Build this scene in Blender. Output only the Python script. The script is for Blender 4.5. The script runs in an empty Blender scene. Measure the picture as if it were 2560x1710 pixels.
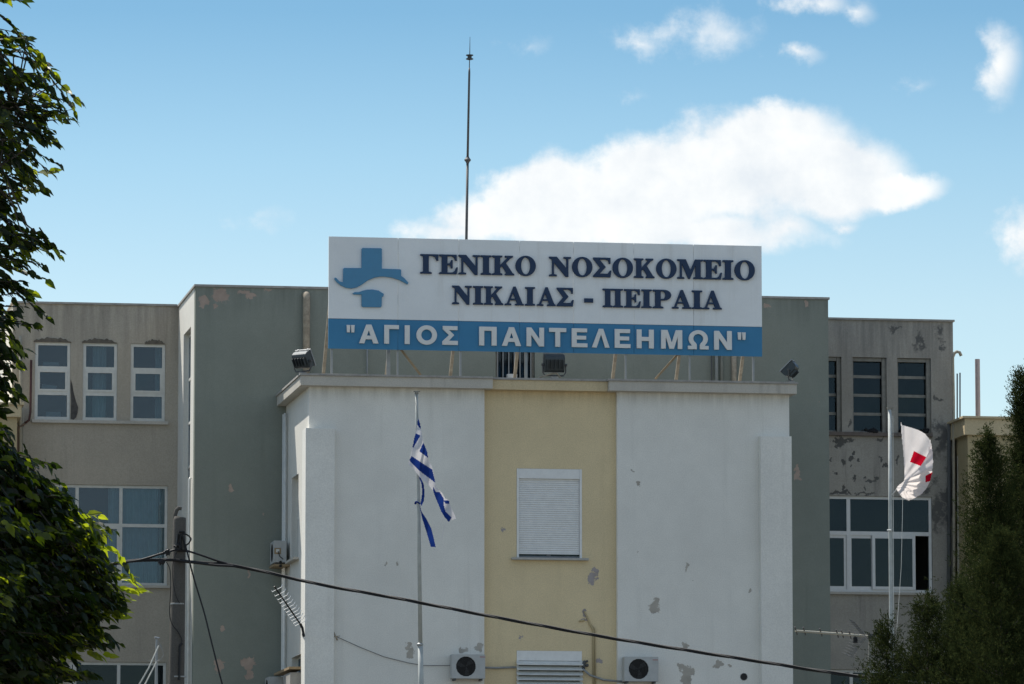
import bpy, bmesh, math, random
import numpy as np
from mathutils import Vector, Matrix
random.seed(7); rng = np.random.default_rng(7)
S = bpy.context.scene
COL = S.collection

# ------------------------------------------------------------------ camera
FP = 13000.0                       # focal length in photograph pixels (2560 wide)
PHI = math.radians(9.3); PIT = math.atan(1525/13000)
CAMZ = 1.7
cd = bpy.data.cameras.new('camera'); cam = bpy.data.objects.new('camera', cd); COL.objects.link(cam)
cd.sensor_width = 36; cd.lens = FP/2560*36; cd.clip_start = .5; cd.clip_end = 6000
cam.location = (0, 0, CAMZ); cam.rotation_euler = (math.pi/2+PIT, 0, -PHI)
S.camera = cam
cp, sp, cf, sf = math.cos(PIT), math.sin(PIT), math.cos(PHI), math.sin(PHI)
FW = Vector((sf*cp, cf*cp, sp)); RT = Vector((cf, -sf, 0)); UPV = Vector((-sf*sp, -cf*sp, cp))
def ray(x, y): return FW + RT*((x-1280)/FP) + UPV*((855-y)/FP)
def P(x, y, Y):                    # where a sight line meets the plane Y
    d = ray(x, y); t = Y/d.y; return Vector((d.x*t, Y, CAMZ+d.z*t))
def PX(x, y, X):
    d = ray(x, y); t = X/d.x; return Vector((X, d.y*t, CAMZ+d.z*t))
def rect(x0, y0, x1, y1, Y):       # upright rectangle -> X0,X1,Z0,Z1
    xm, ym = (x0+x1)/2, (y0+y1)/2
    return P(x0, ym, Y).x, P(x1, ym, Y).x, P(xm, y1, Y).z, P(xm, y0, Y).z

# ------------------------------------------------------------------ light
TS = Vector((-1, 1.4, 3.0)).normalized()      # towards the sun
S.view_settings.view_transform = 'Standard'; S.view_settings.look = 'None'
S.view_settings.exposure = 0.86; S.view_settings.gamma = 1
S.view_settings.use_curve_mapping = False
sl = bpy.data.lights.new('sun', 'SUN'); so = bpy.data.objects.new('sun', sl); COL.objects.link(so)
sl.energy = 3.6; sl.angle = math.radians(.5); sl.color = (1, .95, .87)
so.rotation_euler = TS.to_track_quat('Z', 'Y').to_euler()
so.location = (0, 60, 60)

W = bpy.data.worlds.new('World'); S.world = W; W.use_nodes = True
wt = W.node_tree; wt.nodes.clear()
class NT:
    """small helper to write node trees"""
    def __init__(s, t): s.t = t
    def n(s, typ, **kw):
        o = s.t.nodes.new(typ)
        for k, v in kw.items(): setattr(o, k, v)
        return o
    def put(s, sock, v):
        if v is None: return
        if isinstance(v, bpy.types.NodeSocket): s.t.links.new(v, sock)
        else: sock.default_value = v
    def m(s, op, a, b=None, c=None, clamp=False):
        o = s.n('ShaderNodeMath', operation=op); o.use_clamp = clamp
        s.put(o.inputs[0], a); s.put(o.inputs[1], b); s.put(o.inputs[2], c)
        return o.outputs[0]
    def v(s, op, a, b=None, out=0):
        o = s.n('ShaderNodeVectorMath', operation=op)
        s.put(o.inputs[0], a); s.put(o.inputs[1], b)
        return o.outputs[out]
    def sep(s, a):
        o = s.n('ShaderNodeSeparateXYZ'); s.put(o.inputs[0], a); return o.outputs
    def comb(s, x, y, z):
        o = s.n('ShaderNodeCombineXYZ'); s.put(o.inputs[0], x); s.put(o.inputs[1], y); s.put(o.inputs[2], z); return o.outputs[0]
    def noise(s, vec, scale, detail=4, rough=.55, col=False):
        o = s.n('ShaderNodeTexNoise'); s.put(o.inputs['Vector'], vec)
        o.inputs['Scale'].default_value = scale; o.inputs['Detail'].default_value = detail; o.inputs['Roughness'].default_value = rough
        return o.outputs['Color'] if col else o.outputs[0]
    def mr(s, v, a, b, c=0, d=1, smooth=False):
        o = s.n('ShaderNodeMapRange'); o.interpolation_type = 'SMOOTHSTEP' if smooth else 'LINEAR'
        s.put(o.inputs[0], v); o.inputs[1].default_value = a; o.inputs[2].default_value = b; o.inputs[3].default_value = c; o.inputs[4].default_value = d
        return o.outputs[0]
    def mix(s, f, a, b, mode='MIX'):
        o = s.n('ShaderNodeMix', data_type='RGBA', blend_type=mode); s.put(o.inputs[0], f); s.put(o.inputs[6], a); s.put(o.inputs[7], b)
        return o.outputs[2]
def c4(c): return (c[0], c[1], c[2], 1)

g = NT(wt)
tc = g.n('ShaderNodeTexCoord').outputs['Generated']
sx, sy, sz = g.sep(tc)
az = g.m('ARCTAN2', sx, sy); el = g.m('ARCSINE', sz)
sky = g.n('ShaderNodeTexSky', sky_type='NISHITA'); sky.sun_disc = False
sky.sun_elevation = math.asin(TS.z); sky.sun_rotation = math.atan2(TS.x, TS.y)
sky.altitude = 50; sky.air_density = 1.0; sky.dust_density = .6; sky.ozone_density = 1.5
tint = g.n('ShaderNodeValToRGB'); g.put(tint.inputs[0], g.mr(el, 0, math.radians(30)))
cr = tint.color_ramp; cr.elements[0].position = 0; cr.elements[0].color = (.86, .84, .78, 1)
cr.elements[1].position = 1; cr.elements[1].color = (.60, .70, .70, 1)  # tint rises again above the view to lift the ambient light
for p_, c_ in ((.235, (.65, .675, .64, 1)), (.29, (.50, .60, .60, 1)), (.345, (.33, .475, .52, 1)), (.43, (.35, .49, .54, 1)), (.7, (.50, .63, .66, 1))):
    e = cr.elements.new(p_); e.color = c_
skyc = g.mix(1.0, sky.outputs[0], tint.outputs[0], 'MULTIPLY')
SKYK = .115
skyk = g.v('SCALE', skyc); wt.nodes[-1].inputs['Scale'].default_value = SKYK
# clouds live in directions of the sky (azimuth, elevation)
q0 = g.comb(az, el, 0.0)
warp = g.v('SUBTRACT', g.noise(q0, 55, 6, .62, col=True), (.5, .5, .5))
warp = g.v('MULTIPLY', warp, (.016, .011, 0))
fine = g.noise(q0, 110, 7, .60)
q = g.v('ADD', q0, warp)
def aze(x, y):
    d = ray(x, y).normalized(); return math.atan2(d.x, d.y), math.asin(d.z)
blobs = [(1890, 410, 270, 150, 1), (1690, 440, 280, 120, 1), (2060, 440, 210, 105, 1), (2210, 465, 150, 52, 1),
         (1960, 330, 120, 90, 1), (1400, 480, 210, 105, 1), (1550, 510, 280, 100, 1), (1290, 540, 220, 70, .9), (1150, 585, 160, 40, .5),
         (1600, 580, 480, 60, .75), (1960, 570, 90, 40, .45), (1740, 75, 200, 70, .32), (1600, 100, 80, 30, .25), (2035, 5, 110, 42, .42),
         (2490, 170, 85, 100, .40), (2575, 590, 80, 90, .45), (2150, 30, 60, 40, .3), (1985, 130, 70, 28, .35), (2300, 210, 60, 24, .2),
         (2100, 550, 60, 26, .4), (655, 548, 100, 40, .22), (1330, 100, 80, 30, .15), (1590, 240, 60, 30, .18)]
fld = None
for (bx_, by_, rx_, ry_, w_) in blobs:
    a_, e_ = aze(bx_, by_)
    d_ = g.v('MULTIPLY', g.v('SUBTRACT', q, (a_, e_, 0)), (FP/rx_, FP/ry_, 0))
    r_ = g.m('MULTIPLY', g.m('SUBTRACT', 1.25, g.v('LENGTH', d_, out=1)), w_)
    fld = r_ if fld is None else g.m('SMOOTH_MAX', fld, r_, .12)
fld = g.m('ADD', fld, g.m('MULTIPLY', g.m('SUBTRACT', fine, .5), .72))
cm = g.m('MULTIPLY', g.mr(fld, .06, .58, 0, 1, True), .96)
# scattered fair-weather clouds over the unseen rest of the sky, increased to whiten the light
far = g.noise(tc, 3.2, 6, .55)
off = g.mr(g.m('ABSOLUTE', g.m('SUBTRACT', az, PHI)), .14, .35, 0, 1, True)
far = g.m('MULTIPLY', g.mr(far, .50, .64, 0, .9, True), off)
cm = g.m('MAXIMUM', cm, far)
shade = g.mix(g.mr(g.m('ADD', g.m('MULTIPLY', g.noise(q0, 60, 7, .6), .75), g.m('MULTIPLY', fine, .25)), .33, .60), (.45, .48, .51, 1), (.575, .58, .575, 1))
up_ = g.mr(sz, -.01, 0.0)
cm = g.m('MULTIPLY', cm, up_)
final = g.mix(cm, skyk, shade)
bg = g.n('ShaderNodeBackground'); g.put(bg.inputs[0], final); bg.inputs[1].default_value = 1.0
wo = g.n('ShaderNodeOutputWorld'); wt.links.new(bg.outputs[0], wo.inputs[0])

# ------------------------------------------------------------------ materials
MATS = {}
def newmat(name):
    m = bpy.data.materials.new(name); m.use_nodes = True
    t = m.node_tree; t.nodes.clear(); g = NT(t)
    out = g.n('ShaderNodeOutputMaterial'); MATS[name] = m
    return m, g, out
def bsdf(g, out, col, rough=.6, metal=0, bump=None, bstr=.3, bdist=.01, spec=.4):
    b = g.n('ShaderNodeBsdfPrincipled')
    g.put(b.inputs['Base Color'], col if not isinstance(col, tuple) else c4(col)); g.put(b.inputs['Roughness'], rough)
    b.inputs['Metallic'].default_value = metal; b.inputs['Specular IOR Level'].default_value = spec
    if bump is not None:
        bn = g.n('ShaderNodeBump'); bn.inputs['Strength'].default_value = bstr; bn.inputs['Distance'].default_value = bdist
        g.put(bn.inputs['Height'], bump); g.t.links.new(bn.outputs[0], b.inputs['Normal'])
    g.t.links.new(b.outputs[0], out.inputs[0]); return b
def simple(name, col, rough=.5, metal=0, var=.15, scale=6, bstr=.15, spec=.4):
    m, g, out = newmat(name)
    pos = g.n('ShaderNodeNewGeometry').outputs['Position']
    n1 = g.noise(pos, scale, 5, .6); n2 = g.noise(pos, scale*7, 3, .6)
    f = g.m('ADD', g.m('MULTIPLY', n1, .7), g.m('MULTIPLY', n2, .3))
    k = g.mr(f, .3, .7)
    lo = tuple(c*(1-var) for c in col); hi = tuple(min(1, c*(1+var)) for c in col)
    bsdf(g, out, g.mix(k, c4(lo), c4(hi)), g.mr(f, .3, .7, rough*.85, min(1, rough*1.15)), metal, n2, bstr, .004, spec)
    return m
def stucco(name, col, patches=(), pcol=(.33, .30, .26), stains=(), streak=.25, mott=.12, grain=.22, auto=None, rim=None, dirtcol=None):
    """painted render: grain, mottling, rain streaks, worn spots of bare plaster (X, Z, rx, rz) in metres"""
    m, g, out = newmat(name)
    pos = g.n('ShaderNodeNewGeometry').outputs['Position']
    x, y, z = g.sep(pos)
    big = g.noise(pos, .55, 5, .6); mid = g.noise(pos, 3.0, 5, .62); fin = g.noise(pos, 38, 3, .7); fin2 = g.noise(pos, 16, 2, .6)
    base = g.mix(g.mr(big, .3, .7), c4(tuple(c*(1-mott) for c in col)), c4(tuple(c*(1+mott*.6) for c in col)))
    base = g.mix(g.mr(mid, .35, .75, 0, .35), base, c4(tuple(c*.86 for c in col)))
    base = g.mix(1.0, base, g.comb(*[g.mr(fin, .25, .75, 1-grain, 1+grain)]*3), 'MULTIPLY')
    sv = g.v('MULTIPLY', pos, (2.6, 2.6, .16)); st = g.noise(sv, 1.0, 5, .65)
    stm = g.m('MULTIPLY', g.mr(st, .54, .74, 0, 1, True), g.mr(big, .35, .6))
    dc = dirtcol or tuple(c*.45 for c in col)
    base = g.mix(g.m('MULTIPLY', stm, streak), base, c4(dc))
    if rim:                                    # grime below a roof edge: (Z of the edge, reach)
        rz = g.m('MULTIPLY', g.mr(z, rim[0]-rim[1], rim[0], 0, 1, True), g.mr(g.noise(sv, 1.7, 5, .7), .38, .7))
        base = g.mix(g.m('MULTIPLY', rz, .55), base, c4(dc))
    if stains:                                 # soft damp stains (X, Z, rx, rz)
        sm = None; ps = g.v('ADD', g.v('MULTIPLY', pos, (1, 0, 1)), g.v('MULTIPLY', g.v('SUBTRACT', g.noise(pos, 1.6, 6, .7, col=True), (.5, .5, .5)), (1.3, 0, 1.3)))
        for (px_, pz_, rx_, rz_) in stains:
            d = g.v('LENGTH', g.v('MULTIPLY', g.v('SUBTRACT', ps, (px_, 0, pz_)), (1/rx_, 0, 1/rz_)), out=1); sm = d if sm is None else g.m('MINIMUM', sm, d)
        base = g.mix(g.m('MULTIPLY', g.mr(sm, 1.15, .45, 0, 1, True), .78), base, c4(dc))
    h = g.m('ADD', g.m('MULTIPLY', fin, .6), g.m('MULTIPLY', fin2, .4))
    mask = None
    if patches or auto:
        w = g.v('MULTIPLY', g.v('SUBTRACT', g.noise(pos, 5.0, 4, .65, col=True), (.5, .5, .5)), (.36, .36, .36))
        pq = g.v('ADD', pos, w); pq = g.v('MULTIPLY', pq, (1, 0, 1))
        for (px_, pz_, rx_, rz_) in patches:
            d = g.v('LENGTH', g.v('MULTIPLY', g.v('SUBTRACT', pq, (px_, 0, pz_)), (1/rx_, 0, 1/rz_)), out=1)
            mask = d if mask is None else g.m('MINIMUM', mask, d)
        if mask is not None:
            mask = g.m('ADD', mask, g.m('MULTIPLY', g.m('SUBTRACT', g.noise(pos, 14, 5, .7), .5), 1.5))
            mask = g.mr(mask, 1.08, .92, 0, 1)
    if auto:                                   # (z0, z1, threshold): flaking all over a band
        a = g.noise(g.v('MULTIPLY', pos, (1, 1, .8)), 1.9, 7, .6)
        inb = g.m('MULTIPLY', g.mr(z, auto[0]-.1, auto[0]+.1), g.mr(z, auto[1]+.1, auto[1]-.1))
        a = g.m('MULTIPLY', g.mr(a, auto[2], auto[2]+.015), inb)
        mask = a if mask is None else g.m('MAXIMUM', mask, a)
    if mask is not None:
        pc = g.mix(g.mr(mid, .3, .7), c4(tuple(c*.8 for c in pcol)), c4(tuple(c*1.15 for c in pcol)))
        base = g.mix(mask, base, pc)
        h = g.m('SUBTRACT', h, g.m('MULTIPLY', mask, 2.0))
    bsdf(g, out, base, .9, 0, h, .45, .006, .2)
    return m

# ------------------------------------------------------------------ builders
def link(name, me, mat=None, parent=None):
    o = bpy.data.objects.new(name, me); COL.objects.link(o)
    if mat is not None and len(me.materials) == 0:
        for q in (mat if isinstance(mat, (list, tuple)) else [mat]): me.materials.append(q)
    if parent is not None:
        o.parent = parent
    return o
def wloc(o):
    v = Vector((0, 0, 0))
    while o is not None: v += o.location; o = o.parent
    return v
def obj(name, bm, mat, parent=None, smooth=False, origin=None):
    """bm in world coordinates; the object is hung on its parent without moving it"""
    me = bpy.data.meshes.new(name)
    base = wloc(parent)
    if origin is None: loc = Vector((0, 0, 0))
    else: loc = Vector(origin)-base
    off = base+loc
    if off.length > 0: bmesh.ops.translate(bm, verts=bm.verts, vec=-off)
    bmesh.ops.recalc_face_normals(bm, faces=bm.faces)
    bm.to_mesh(me); bm.free()
    if smooth:
        me.polygons.foreach_set('use_smooth', [True]*len(me.polygons))
    o = link(name, me, mat, parent); o.location = loc
    return o
def thing(name, label, cat, loc=(0, 0, 0), group=None):
    o = bpy.data.objects.new(name, None); COL.objects.link(o); o.location = loc
    o.empty_display_size = .3
    o['label'] = label; o['category'] = cat
    if group: o['group'] = group
    return o
def tag(o, label, cat, group=None):
    o['label'] = label; o['category'] = cat
    if group: o['group'] = group
    return o
def B(): return bmesh.new()
def box(bm, x0, x1, y0, y1, z0, z1, bevel=0):
    if x1 < x0: x0, x1 = x1, x0
    if y1 < y0: y0, y1 = y1, y0
    if z1 < z0: z0, z1 = z1, z0
    vs = [bm.verts.new(v) for v in ((x0,y0,z0),(x1,y0,z0),(x1,y1,z0),(x0,y1,z0),(x0,y0,z1),(x1,y0,z1),(x1,y1,z1),(x0,y1,z1))]
    fs = [bm.faces.new([vs[i] for i in f]) for f in ((3,2,1,0),(4,5,6,7),(0,1,5,4),(1,2,6,5),(2,3,7,6),(3,0,4,7))]
    if bevel:
        es = list({e for f in fs for e in f.edges})
        bmesh.ops.bevel(bm, geom=es, offset=bevel, segments=2, affect='EDGES', profile=.6)
    return bm
def quad(bm, *ps):
    return bm.faces.new([bm.verts.new(p) for p in ps])
def tube(bm, pts, r, n=8, cap=True):
    """round bar along a polyline; r a number or one per point"""
    pts = [Vector(p) for p in pts]; rs = r if isinstance(r, (list, tuple)) else [r]*len(pts)
    rings = []; prev = None
    for i, p in enumerate(pts):
        d = (pts[min(i+1, len(pts)-1)]-pts[max(i-1, 0)])
        if d.length < 1e-9: d = Vector((0, 0, 1))
        d.normalize()
        if prev is None:
            a = d.orthogonal().normalized()
        else:
            a = prev - d*prev.dot(d)
            a = a.normalized() if a.length > 1e-6 else d.orthogonal().normalized()
        prev = a; b = d.cross(a)
        rings.append([bm.verts.new(p+(a*math.cos(t)+b*math.sin(t))*rs[i]) for t in [2*math.pi*k/n for k in range(n)]])
    for r0, r1 in zip(rings, rings[1:]):
        for k in range(n): bm.faces.new((r0[k], r0[(k+1) % n], r1[(k+1) % n], r1[k]))
    if cap:
        bm.faces.new(list(reversed(rings[0]))); bm.faces.new(rings[-1])
    return bm
def bar(bm, a, b, w, d):
    """square section bar from a to b"""
    a, b = Vector(a), Vector(b); t = (b-a).normalized()
    s = t.cross(Vector((0, 1, 0))); s = s.normalized() if s.length > 1e-4 else Vector((1, 0, 0)); u = s.cross(t)
    vs = []
    for p in (a, b):
        for (i, j) in ((-1, -1), (1, -1), (1, 1), (-1, 1)): vs.append(bm.verts.new(p+s*(i*w/2)+u*(j*d/2)))
    for f in ((3,2,1,0),(4,5,6,7),(0,1,5,4),(1,2,6,5),(2,3,7,6),(3,0,4,7)): bm.faces.new([vs[i] for i in f])
    return bm
def lathe(bm, c, prof, n=16):
    c = Vector(c); rings = []
    for (r, z) in prof:
        rings.append([bm.verts.new(c+Vector((r*math.cos(2*math.pi*k/n), r*math.sin(2*math.pi*k/n), z))) for k in range(n)])
    for r0, r1 in zip(rings, rings[1:]):
        for k in range(n): bm.faces.new((r0[k], r0[(k+1) % n], r1[(k+1) % n], r1[k]))
    bm.faces.new(list(reversed(rings[0]))); bm.faces.new(rings[-1])
    return bm
def holed(bm, axis, plane, u0, u1, v0, v1, holes, depth, into):
    """wall sheet with real openings. axis 'Y': u is X, plane is Y; axis 'X': u is Y, plane is X. into = direction (+1/-1) of its thickness"""
    us = sorted({u0, u1, *[min(max(h[0], u0), u1) for h in holes], *[min(max(h[1], u0), u1) for h in holes]})
    vs = sorted({v0, v1, *[min(max(h[2], v0), v1) for h in holes], *[min(max(h[3], v0), v1) for h in holes]})
    def pt(u, v, d):
        w = plane+into*d
        return (u, w, v) if axis == 'Y' else (w, u, v)
    def inh(i, j):
        if i < 0 or j < 0 or i >= len(us)-1 or j >= len(vs)-1: return False
        um, vm = (us[i]+us[i+1])/2, (vs[j]+vs[j+1])/2
        return any(h[0] < um < h[1] and h[2] < vm < h[3] for h in holes)
    for i in range(len(us)-1):
        for j in range(len(vs)-1):
            a, b, c, d = us[i], us[i+1], vs[j], vs[j+1]
            if not inh(i, j):
                quad(bm, pt(a,c,0), pt(b,c,0), pt(b,d,0), pt(a,d,0))
                quad(bm, pt(a,c,depth), pt(a,d,depth), pt(b,d,depth), pt(b,c,depth))
            else:
                if not inh(i-1, j): quad(bm, pt(a,c,0), pt(a,d,0), pt(a,d,depth), pt(a,c,depth))
                if not inh(i+1, j): quad(bm, pt(b,c,0), pt(b,c,depth), pt(b,d,depth), pt(b,d,0))
                if not inh(i, j-1): quad(bm, pt(a,c,0), pt(a,c,depth), pt(b,c,depth), pt(b,c,0))
                if not inh(i, j+1): quad(bm, pt(a,d,0), pt(b,d,0), pt(b,d,depth), pt(a,d,depth))
    # outer rim
    quad(bm, pt(u0,v1,0), pt(u1,v1,0), pt(u1,v1,depth), pt(u0,v1,depth))
    quad(bm, pt(u0,v0,0), pt(u0,v1,0), pt(u0,v1,depth), pt(u0,v0,depth))
    quad(bm, pt(u1,v0,0), pt(u1,v0,depth), pt(u1,v1,depth), pt(u1,v1,0))
    bmesh.ops.remove_doubles(bm, verts=bm.verts, dist=1e-5)
def mesh_np(name, V, F, mat, parent=None, smooth=False, mi=None):
    """V (n,3) world coordinates, F (m,k) indices"""
    V = np.asarray(V, dtype=np.float32).reshape(-1, 3)
    base = wloc(parent); V = V-np.array(base, dtype=np.float32)
    F = np.asarray(F, dtype=np.int32); k = F.shape[1]
    me = bpy.data.meshes.new(name); me.vertices.add(len(V)); me.vertices.foreach_set('co', V.ravel())
    me.loops.add(F.size); me.loops.foreach_set('vertex_index', F.ravel())
    me.polygons.add(len(F)); me.polygons.foreach_set('loop_start', np.arange(0, F.size, k, dtype=np.int32))
    me.polygons.foreach_set('loop_total', np.full(len(F), k, dtype=np.int32))
    for q in (mat if isinstance(mat, (list, tuple)) else [mat]): me.materials.append(q)
    if mi is not None: me.polygons.foreach_set('material_index', np.asarray(mi, dtype=np.int32))
    if smooth: me.polygons.foreach_set('use_smooth', np.ones(len(F), dtype=bool))
    me.update(); me.validate()
    return link(name, me, None, parent)
def outline_mesh(name, loops, O, sx_, sz_, depth, mat, parent, shear=0.0):
    """flat closed outlines (first outer, rest holes) cut out of sheet: x right, z up, thickness towards the street"""
    cu = bpy.data.curves.new(name, 'CURVE'); cu.dimensions = '2D'; cu.fill_mode = 'BOTH'; cu.extrude = depth/2; cu.bevel_depth = .004; cu.bevel_resolution = 0
    for lp in loops:
        s = cu.splines.new('POLY'); s.points.add(len(lp)-1); s.use_cyclic_u = True
        for p_, (a, b) in zip(s.points, lp): p_.co = (a*sx_, b*sz_, 0, 1)
    t = bpy.data.objects.new('t', cu); COL.objects.link(t)
    dg = bpy.context.evaluated_depsgraph_get(); dg.update()
    me = bpy.data.meshes.new_from_object(t.evaluated_get(dg)); bpy.data.objects.remove(t); bpy.data.curves.remove(cu)
    me.name = name
    # x,y -> X,Z ; z -> -Y
    for v in me.vertices:
        x, y, z = v.co; v.co = (x, -z, y)
    me.materials.clear(); me.materials.append(mat)
    o = link(name, me, None, parent); o.location = Vector(O)-wloc(parent)
    return o
def inpoly(X, Y, poly):
    r = np.zeros(X.shape, bool); n = len(poly); j = n-1
    for i in range(n):
        xi, yi = poly[i]; xj, yj = poly[j]
        c = ((yi > Y) != (yj > Y)) & (X < (xj-xi)*(Y-yi)/((yj-yi)+1e-12)+xi)
        r ^= c; j = i
    return r

# ================================================================== key planes of the place
YB = 122.0            # front of the white block
YY = YB+.16           # its recessed yellow bay
YT = YB+4.6           # tower
YW = YT+4.2           # wings
YA = YW-1.5           # low yellow annexes
XBL = P(772, 1200, YB).x; XBR = P(1974, 1200, YB).x
XY0 = P(1211, 1200, YB).x; XY1 = P(1543, 1200, YB).x
XTL = P(487, 1000, YT).x; XTR = P(2072, 1000, YT).x
ZT = P(1280, 733, YT).z
ZB = P(1370, 944, YB-.25).z           # top of the block's cornice
XWL = P(30, 1000, YW).x; XWR = P(2384, 1000, YW).x
ZW = P(1280, 783, YW).z
XBC = (XBL+XBR)/2
sc = YB/FP/ cf                        # rough metres per pixel

# ------------------------------------------------------------------ setting
bm = B(); quad(bm, (-900, -300, 0), (900, -300, 0), (900, 1500, 0), (-900, 1500, 0))
m, gg, out = newmat('dusty_asphalt')
pos = gg.n('ShaderNodeNewGeometry').outputs['Position']
bsdf(gg, out, gg.mix(gg.mr(gg.noise(pos, .2, 6, .6), .35, .65), (.07, .066, .058, 1), (.13, .12, .10, 1)), .9, 0, gg.noise(pos, 30, 3), .4, .01)
gr = obj('ground', bm, m); gr['kind'] = 'structure'

# ------------------------------------------------------------------ wall paints
def pz(lst, sx0, sy0, k, Y):
    r = []
    for (a, b, c, d) in lst:
        p = P(sx0+a/k, sy0+b/k, Y); r.append((p.x, p.z, c/k*.0105, d/k*.0105))
    return r
k1, k7, k8, k5, k4 = 2.851, 2.852, 2.613, 3.136, 2.935
wp = pz([(1170,258,16,12),(1478,810,10,22),(1518,898,6,6),(1265,1075,34,34),(1280,1035,16,30),(1895,962,10,24),(1475,1315,16,13),(1490,1480,40,34),(1480,1540,32,40),(1440,1460,14,20),(1690,1440,28,24),(1757,1455,12,10),(1160,703,5,5),(1125,170,8,8)], 1150, 1110, k8, YB)
wp += pz([(1062,1300,22,24),(1075,1350,22,40),(1450,1330,26,20),(1565,1312,20,28),(890,718,8,12),(985,700,10,14)], 650, 1160, k7, YB)
M_white = stucco('white_render', (.76, .745, .69), wp, (.42, .39, .34), streak=.22, mott=.09, grain=.12, rim=(ZB-.3, .45), dirtcol=(.36, .35, .31))
yp = pz([(862,885,28,36),(884,830,20,22),(288,560,7,11),(398,1262,5,15),(915,1420,16,11),(815,1150,28,7),(815,1110,8,26)], 1150, 1110, k8, YY)
M_yellow = stucco('ochre_render', (.70, .575, .36), yp, (.38, .34, .33), streak=.18, mott=.09, grain=.16, rim=(ZB-.3, .45), dirtcol=(.38, .30, .18))
tp = pz([(1455,285,40,30),(1440,320,16,30),(1570,250,52,46),(1740,230,50,18),(1790,250,34,30),(1915,212,22,8),(1530,335,20,18)], 0, 650, k1, YT)
tp += pz([(1645,172,15,30),(1865,360,7,12),(1770,770,9,26),(1560,1440,34,44),(1770,1420,46,42),(1775,1500,26,40),(1580,1180,18,20)], 0, 1160, k1, YT)
tp += pz([(290,1290,16,22),(298,1350,20,32),(460,770,7,7)], 1900, 760, k5, YT)
tp += pz([(1812,590,28,20),(2105,580,18,20)], 1300, 560, k4, YT)
M_tower = stucco('grey_green_render', (.24, .26, .225), tp, (.40, .315, .26), streak=.22, mott=.10, grain=.10, rim=(ZT, .9))
M_wingL = stucco('warm_grey_render', (.44, .395, .325), (), streak=.30, mott=.10, grain=.16, rim=(ZW, 2.2), dirtcol=(.12, .11, .10))
zf0 = P(2200, 1235, YW).z; zf1 = P(2200, 1085, YW).z
rp = pz([(630,1075,62,26),(700,1062,30,14),(620,1105,36,24),(732,1170,13,20),(722,1215,16,20),(650,1245,10,26),(720,1270,8,18),(770,1225,16,12),(590,1325,14,14),(735,1370,16,22),(865,1385,40,16),(910,1362,16,16),(820,1360,14,12),(832,1448,12,16),(650,1440,14,22),(640,1475,76,12),(830,1488,90,8),(945,1060,36,12),(1075,1215,9,34),(990,1270,24,12),(945,1215,16,9),(705,930,14,30),(1375,735,14,26),(1415,755,28,14),(1155,1180,10,18),(1390,1050,24,20),(555,1215,8,10)], 1900, 760, k5, YW)
st_R = pz([(1430,1050,60,190),(1470,1500,50,300),(1400,950,60,50),(1250,1010,120,22),(1400,1620,45,160),(1290,1420,120,30),(1235,290,24,120),(1040,215,50,26),(1380,190,40,60),(1410,300,50,30),(640,1045,120,16),(600,1490,150,18)], 1900, 760, k5, YW)
M_wingR = stucco('weathered_grey_render', (.40, .37, .32), rp, (.135, .13, .12), stains=st_R, streak=.6, mott=.2, grain=.18, rim=(ZW, 2.6), dirtcol=(.08, .08, .08), auto=(P(2200, 1500, YW).z, P(2200, 800, YW).z, .745))
M_darkrender = stucco('dark_render', (.15, .15, .14), (), streak=.6, mott=.3, grain=.15, dirtcol=(.04, .04, .04))  # dark coat; the wing's shade on the link wall is put into its colour
M_annex = stucco('sand_render', (.46, .375, .22), (), streak=.35, mott=.12, grain=.12)
M_side = stucco('pale_side_render', (.70, .68, .62), (), streak=.15, mott=.08, grain=.10)
M_cornice = stucco('grey_cornice_render', (.52, .49, .43), (), streak=.30, mott=.14, grain=.14, dirtcol=(.15, .13, .11))
M_cornY = stucco('ochre_cornice_render', (.60, .49, .31), (), streak=.30, mott=.14, grain=.14, dirtcol=(.2, .16, .1))
M_coping = simple('weathered_coping', (.33, .315, .29), .9, var=.25)
M_roof = simple('roof_felt', (.22, .21, .20), .95)
M_alu = simple('white_aluminium', (.74, .74, .72), .4, 0, .08)
M_frameW = simple('greyish_white_frame', (.62, .62, .58), .5, 0, .12)
M_steel = simple('old_steel_frame', (.24, .23, .20), .75, 0, .3, 9)
M_rust = simple('rust_brown_paint', (.34, .29, .22), .8, 0, .35, 9)
M_pipeC = simple('cream_pipe_paint', (.38, .34, .26), .7, 0, .2)
M_pipeR = simple('dark_red_pipe_paint', (.085, .035, .03), .6, 0, .2)
M_dark = simple('black_plastic', (.007, .007, .008), .5, 0, .2)
M_rubber = simple('cable_rubber', (.006, .006, .007), .6, 0, .3, 14)
M_flood = simple('grey_cast_metal', (.055, .065, .07), .45, .3, .2)
M_galv = simple('galvanised_steel', (.30, .31, .31), .5, .5, .15)
M_mast = simple('dull_mast_steel', (.10, .10, .10), .6, .3, .3)
M_pole = simple('pale_pole_paint', (.40, .42, .40), .6, 0, .2)
M_conc = stucco('pole_concrete', (.095, .088, .078), (), streak=.4, mott=.2, grain=.25)
M_ac = simple('ac_enamel', (.43, .44, .43), .5, 0, .12)
M_acside = simple('ac_enamel_faded', (.62, .63, .62), .55, 0, .08)
M_wood = simple('dry_wood', (.30, .22, .13), .8, 0, .3)
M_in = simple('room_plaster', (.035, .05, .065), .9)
M_curt = simple('curtain_cloth', (.62, .66, .63), .9, 0, .1)
M_paper = simple('paper_white', (.6, .6, .58), .8)
M_marble = simple('sill_marble', (.40, .39, .36), .6, 0, .15)
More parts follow.
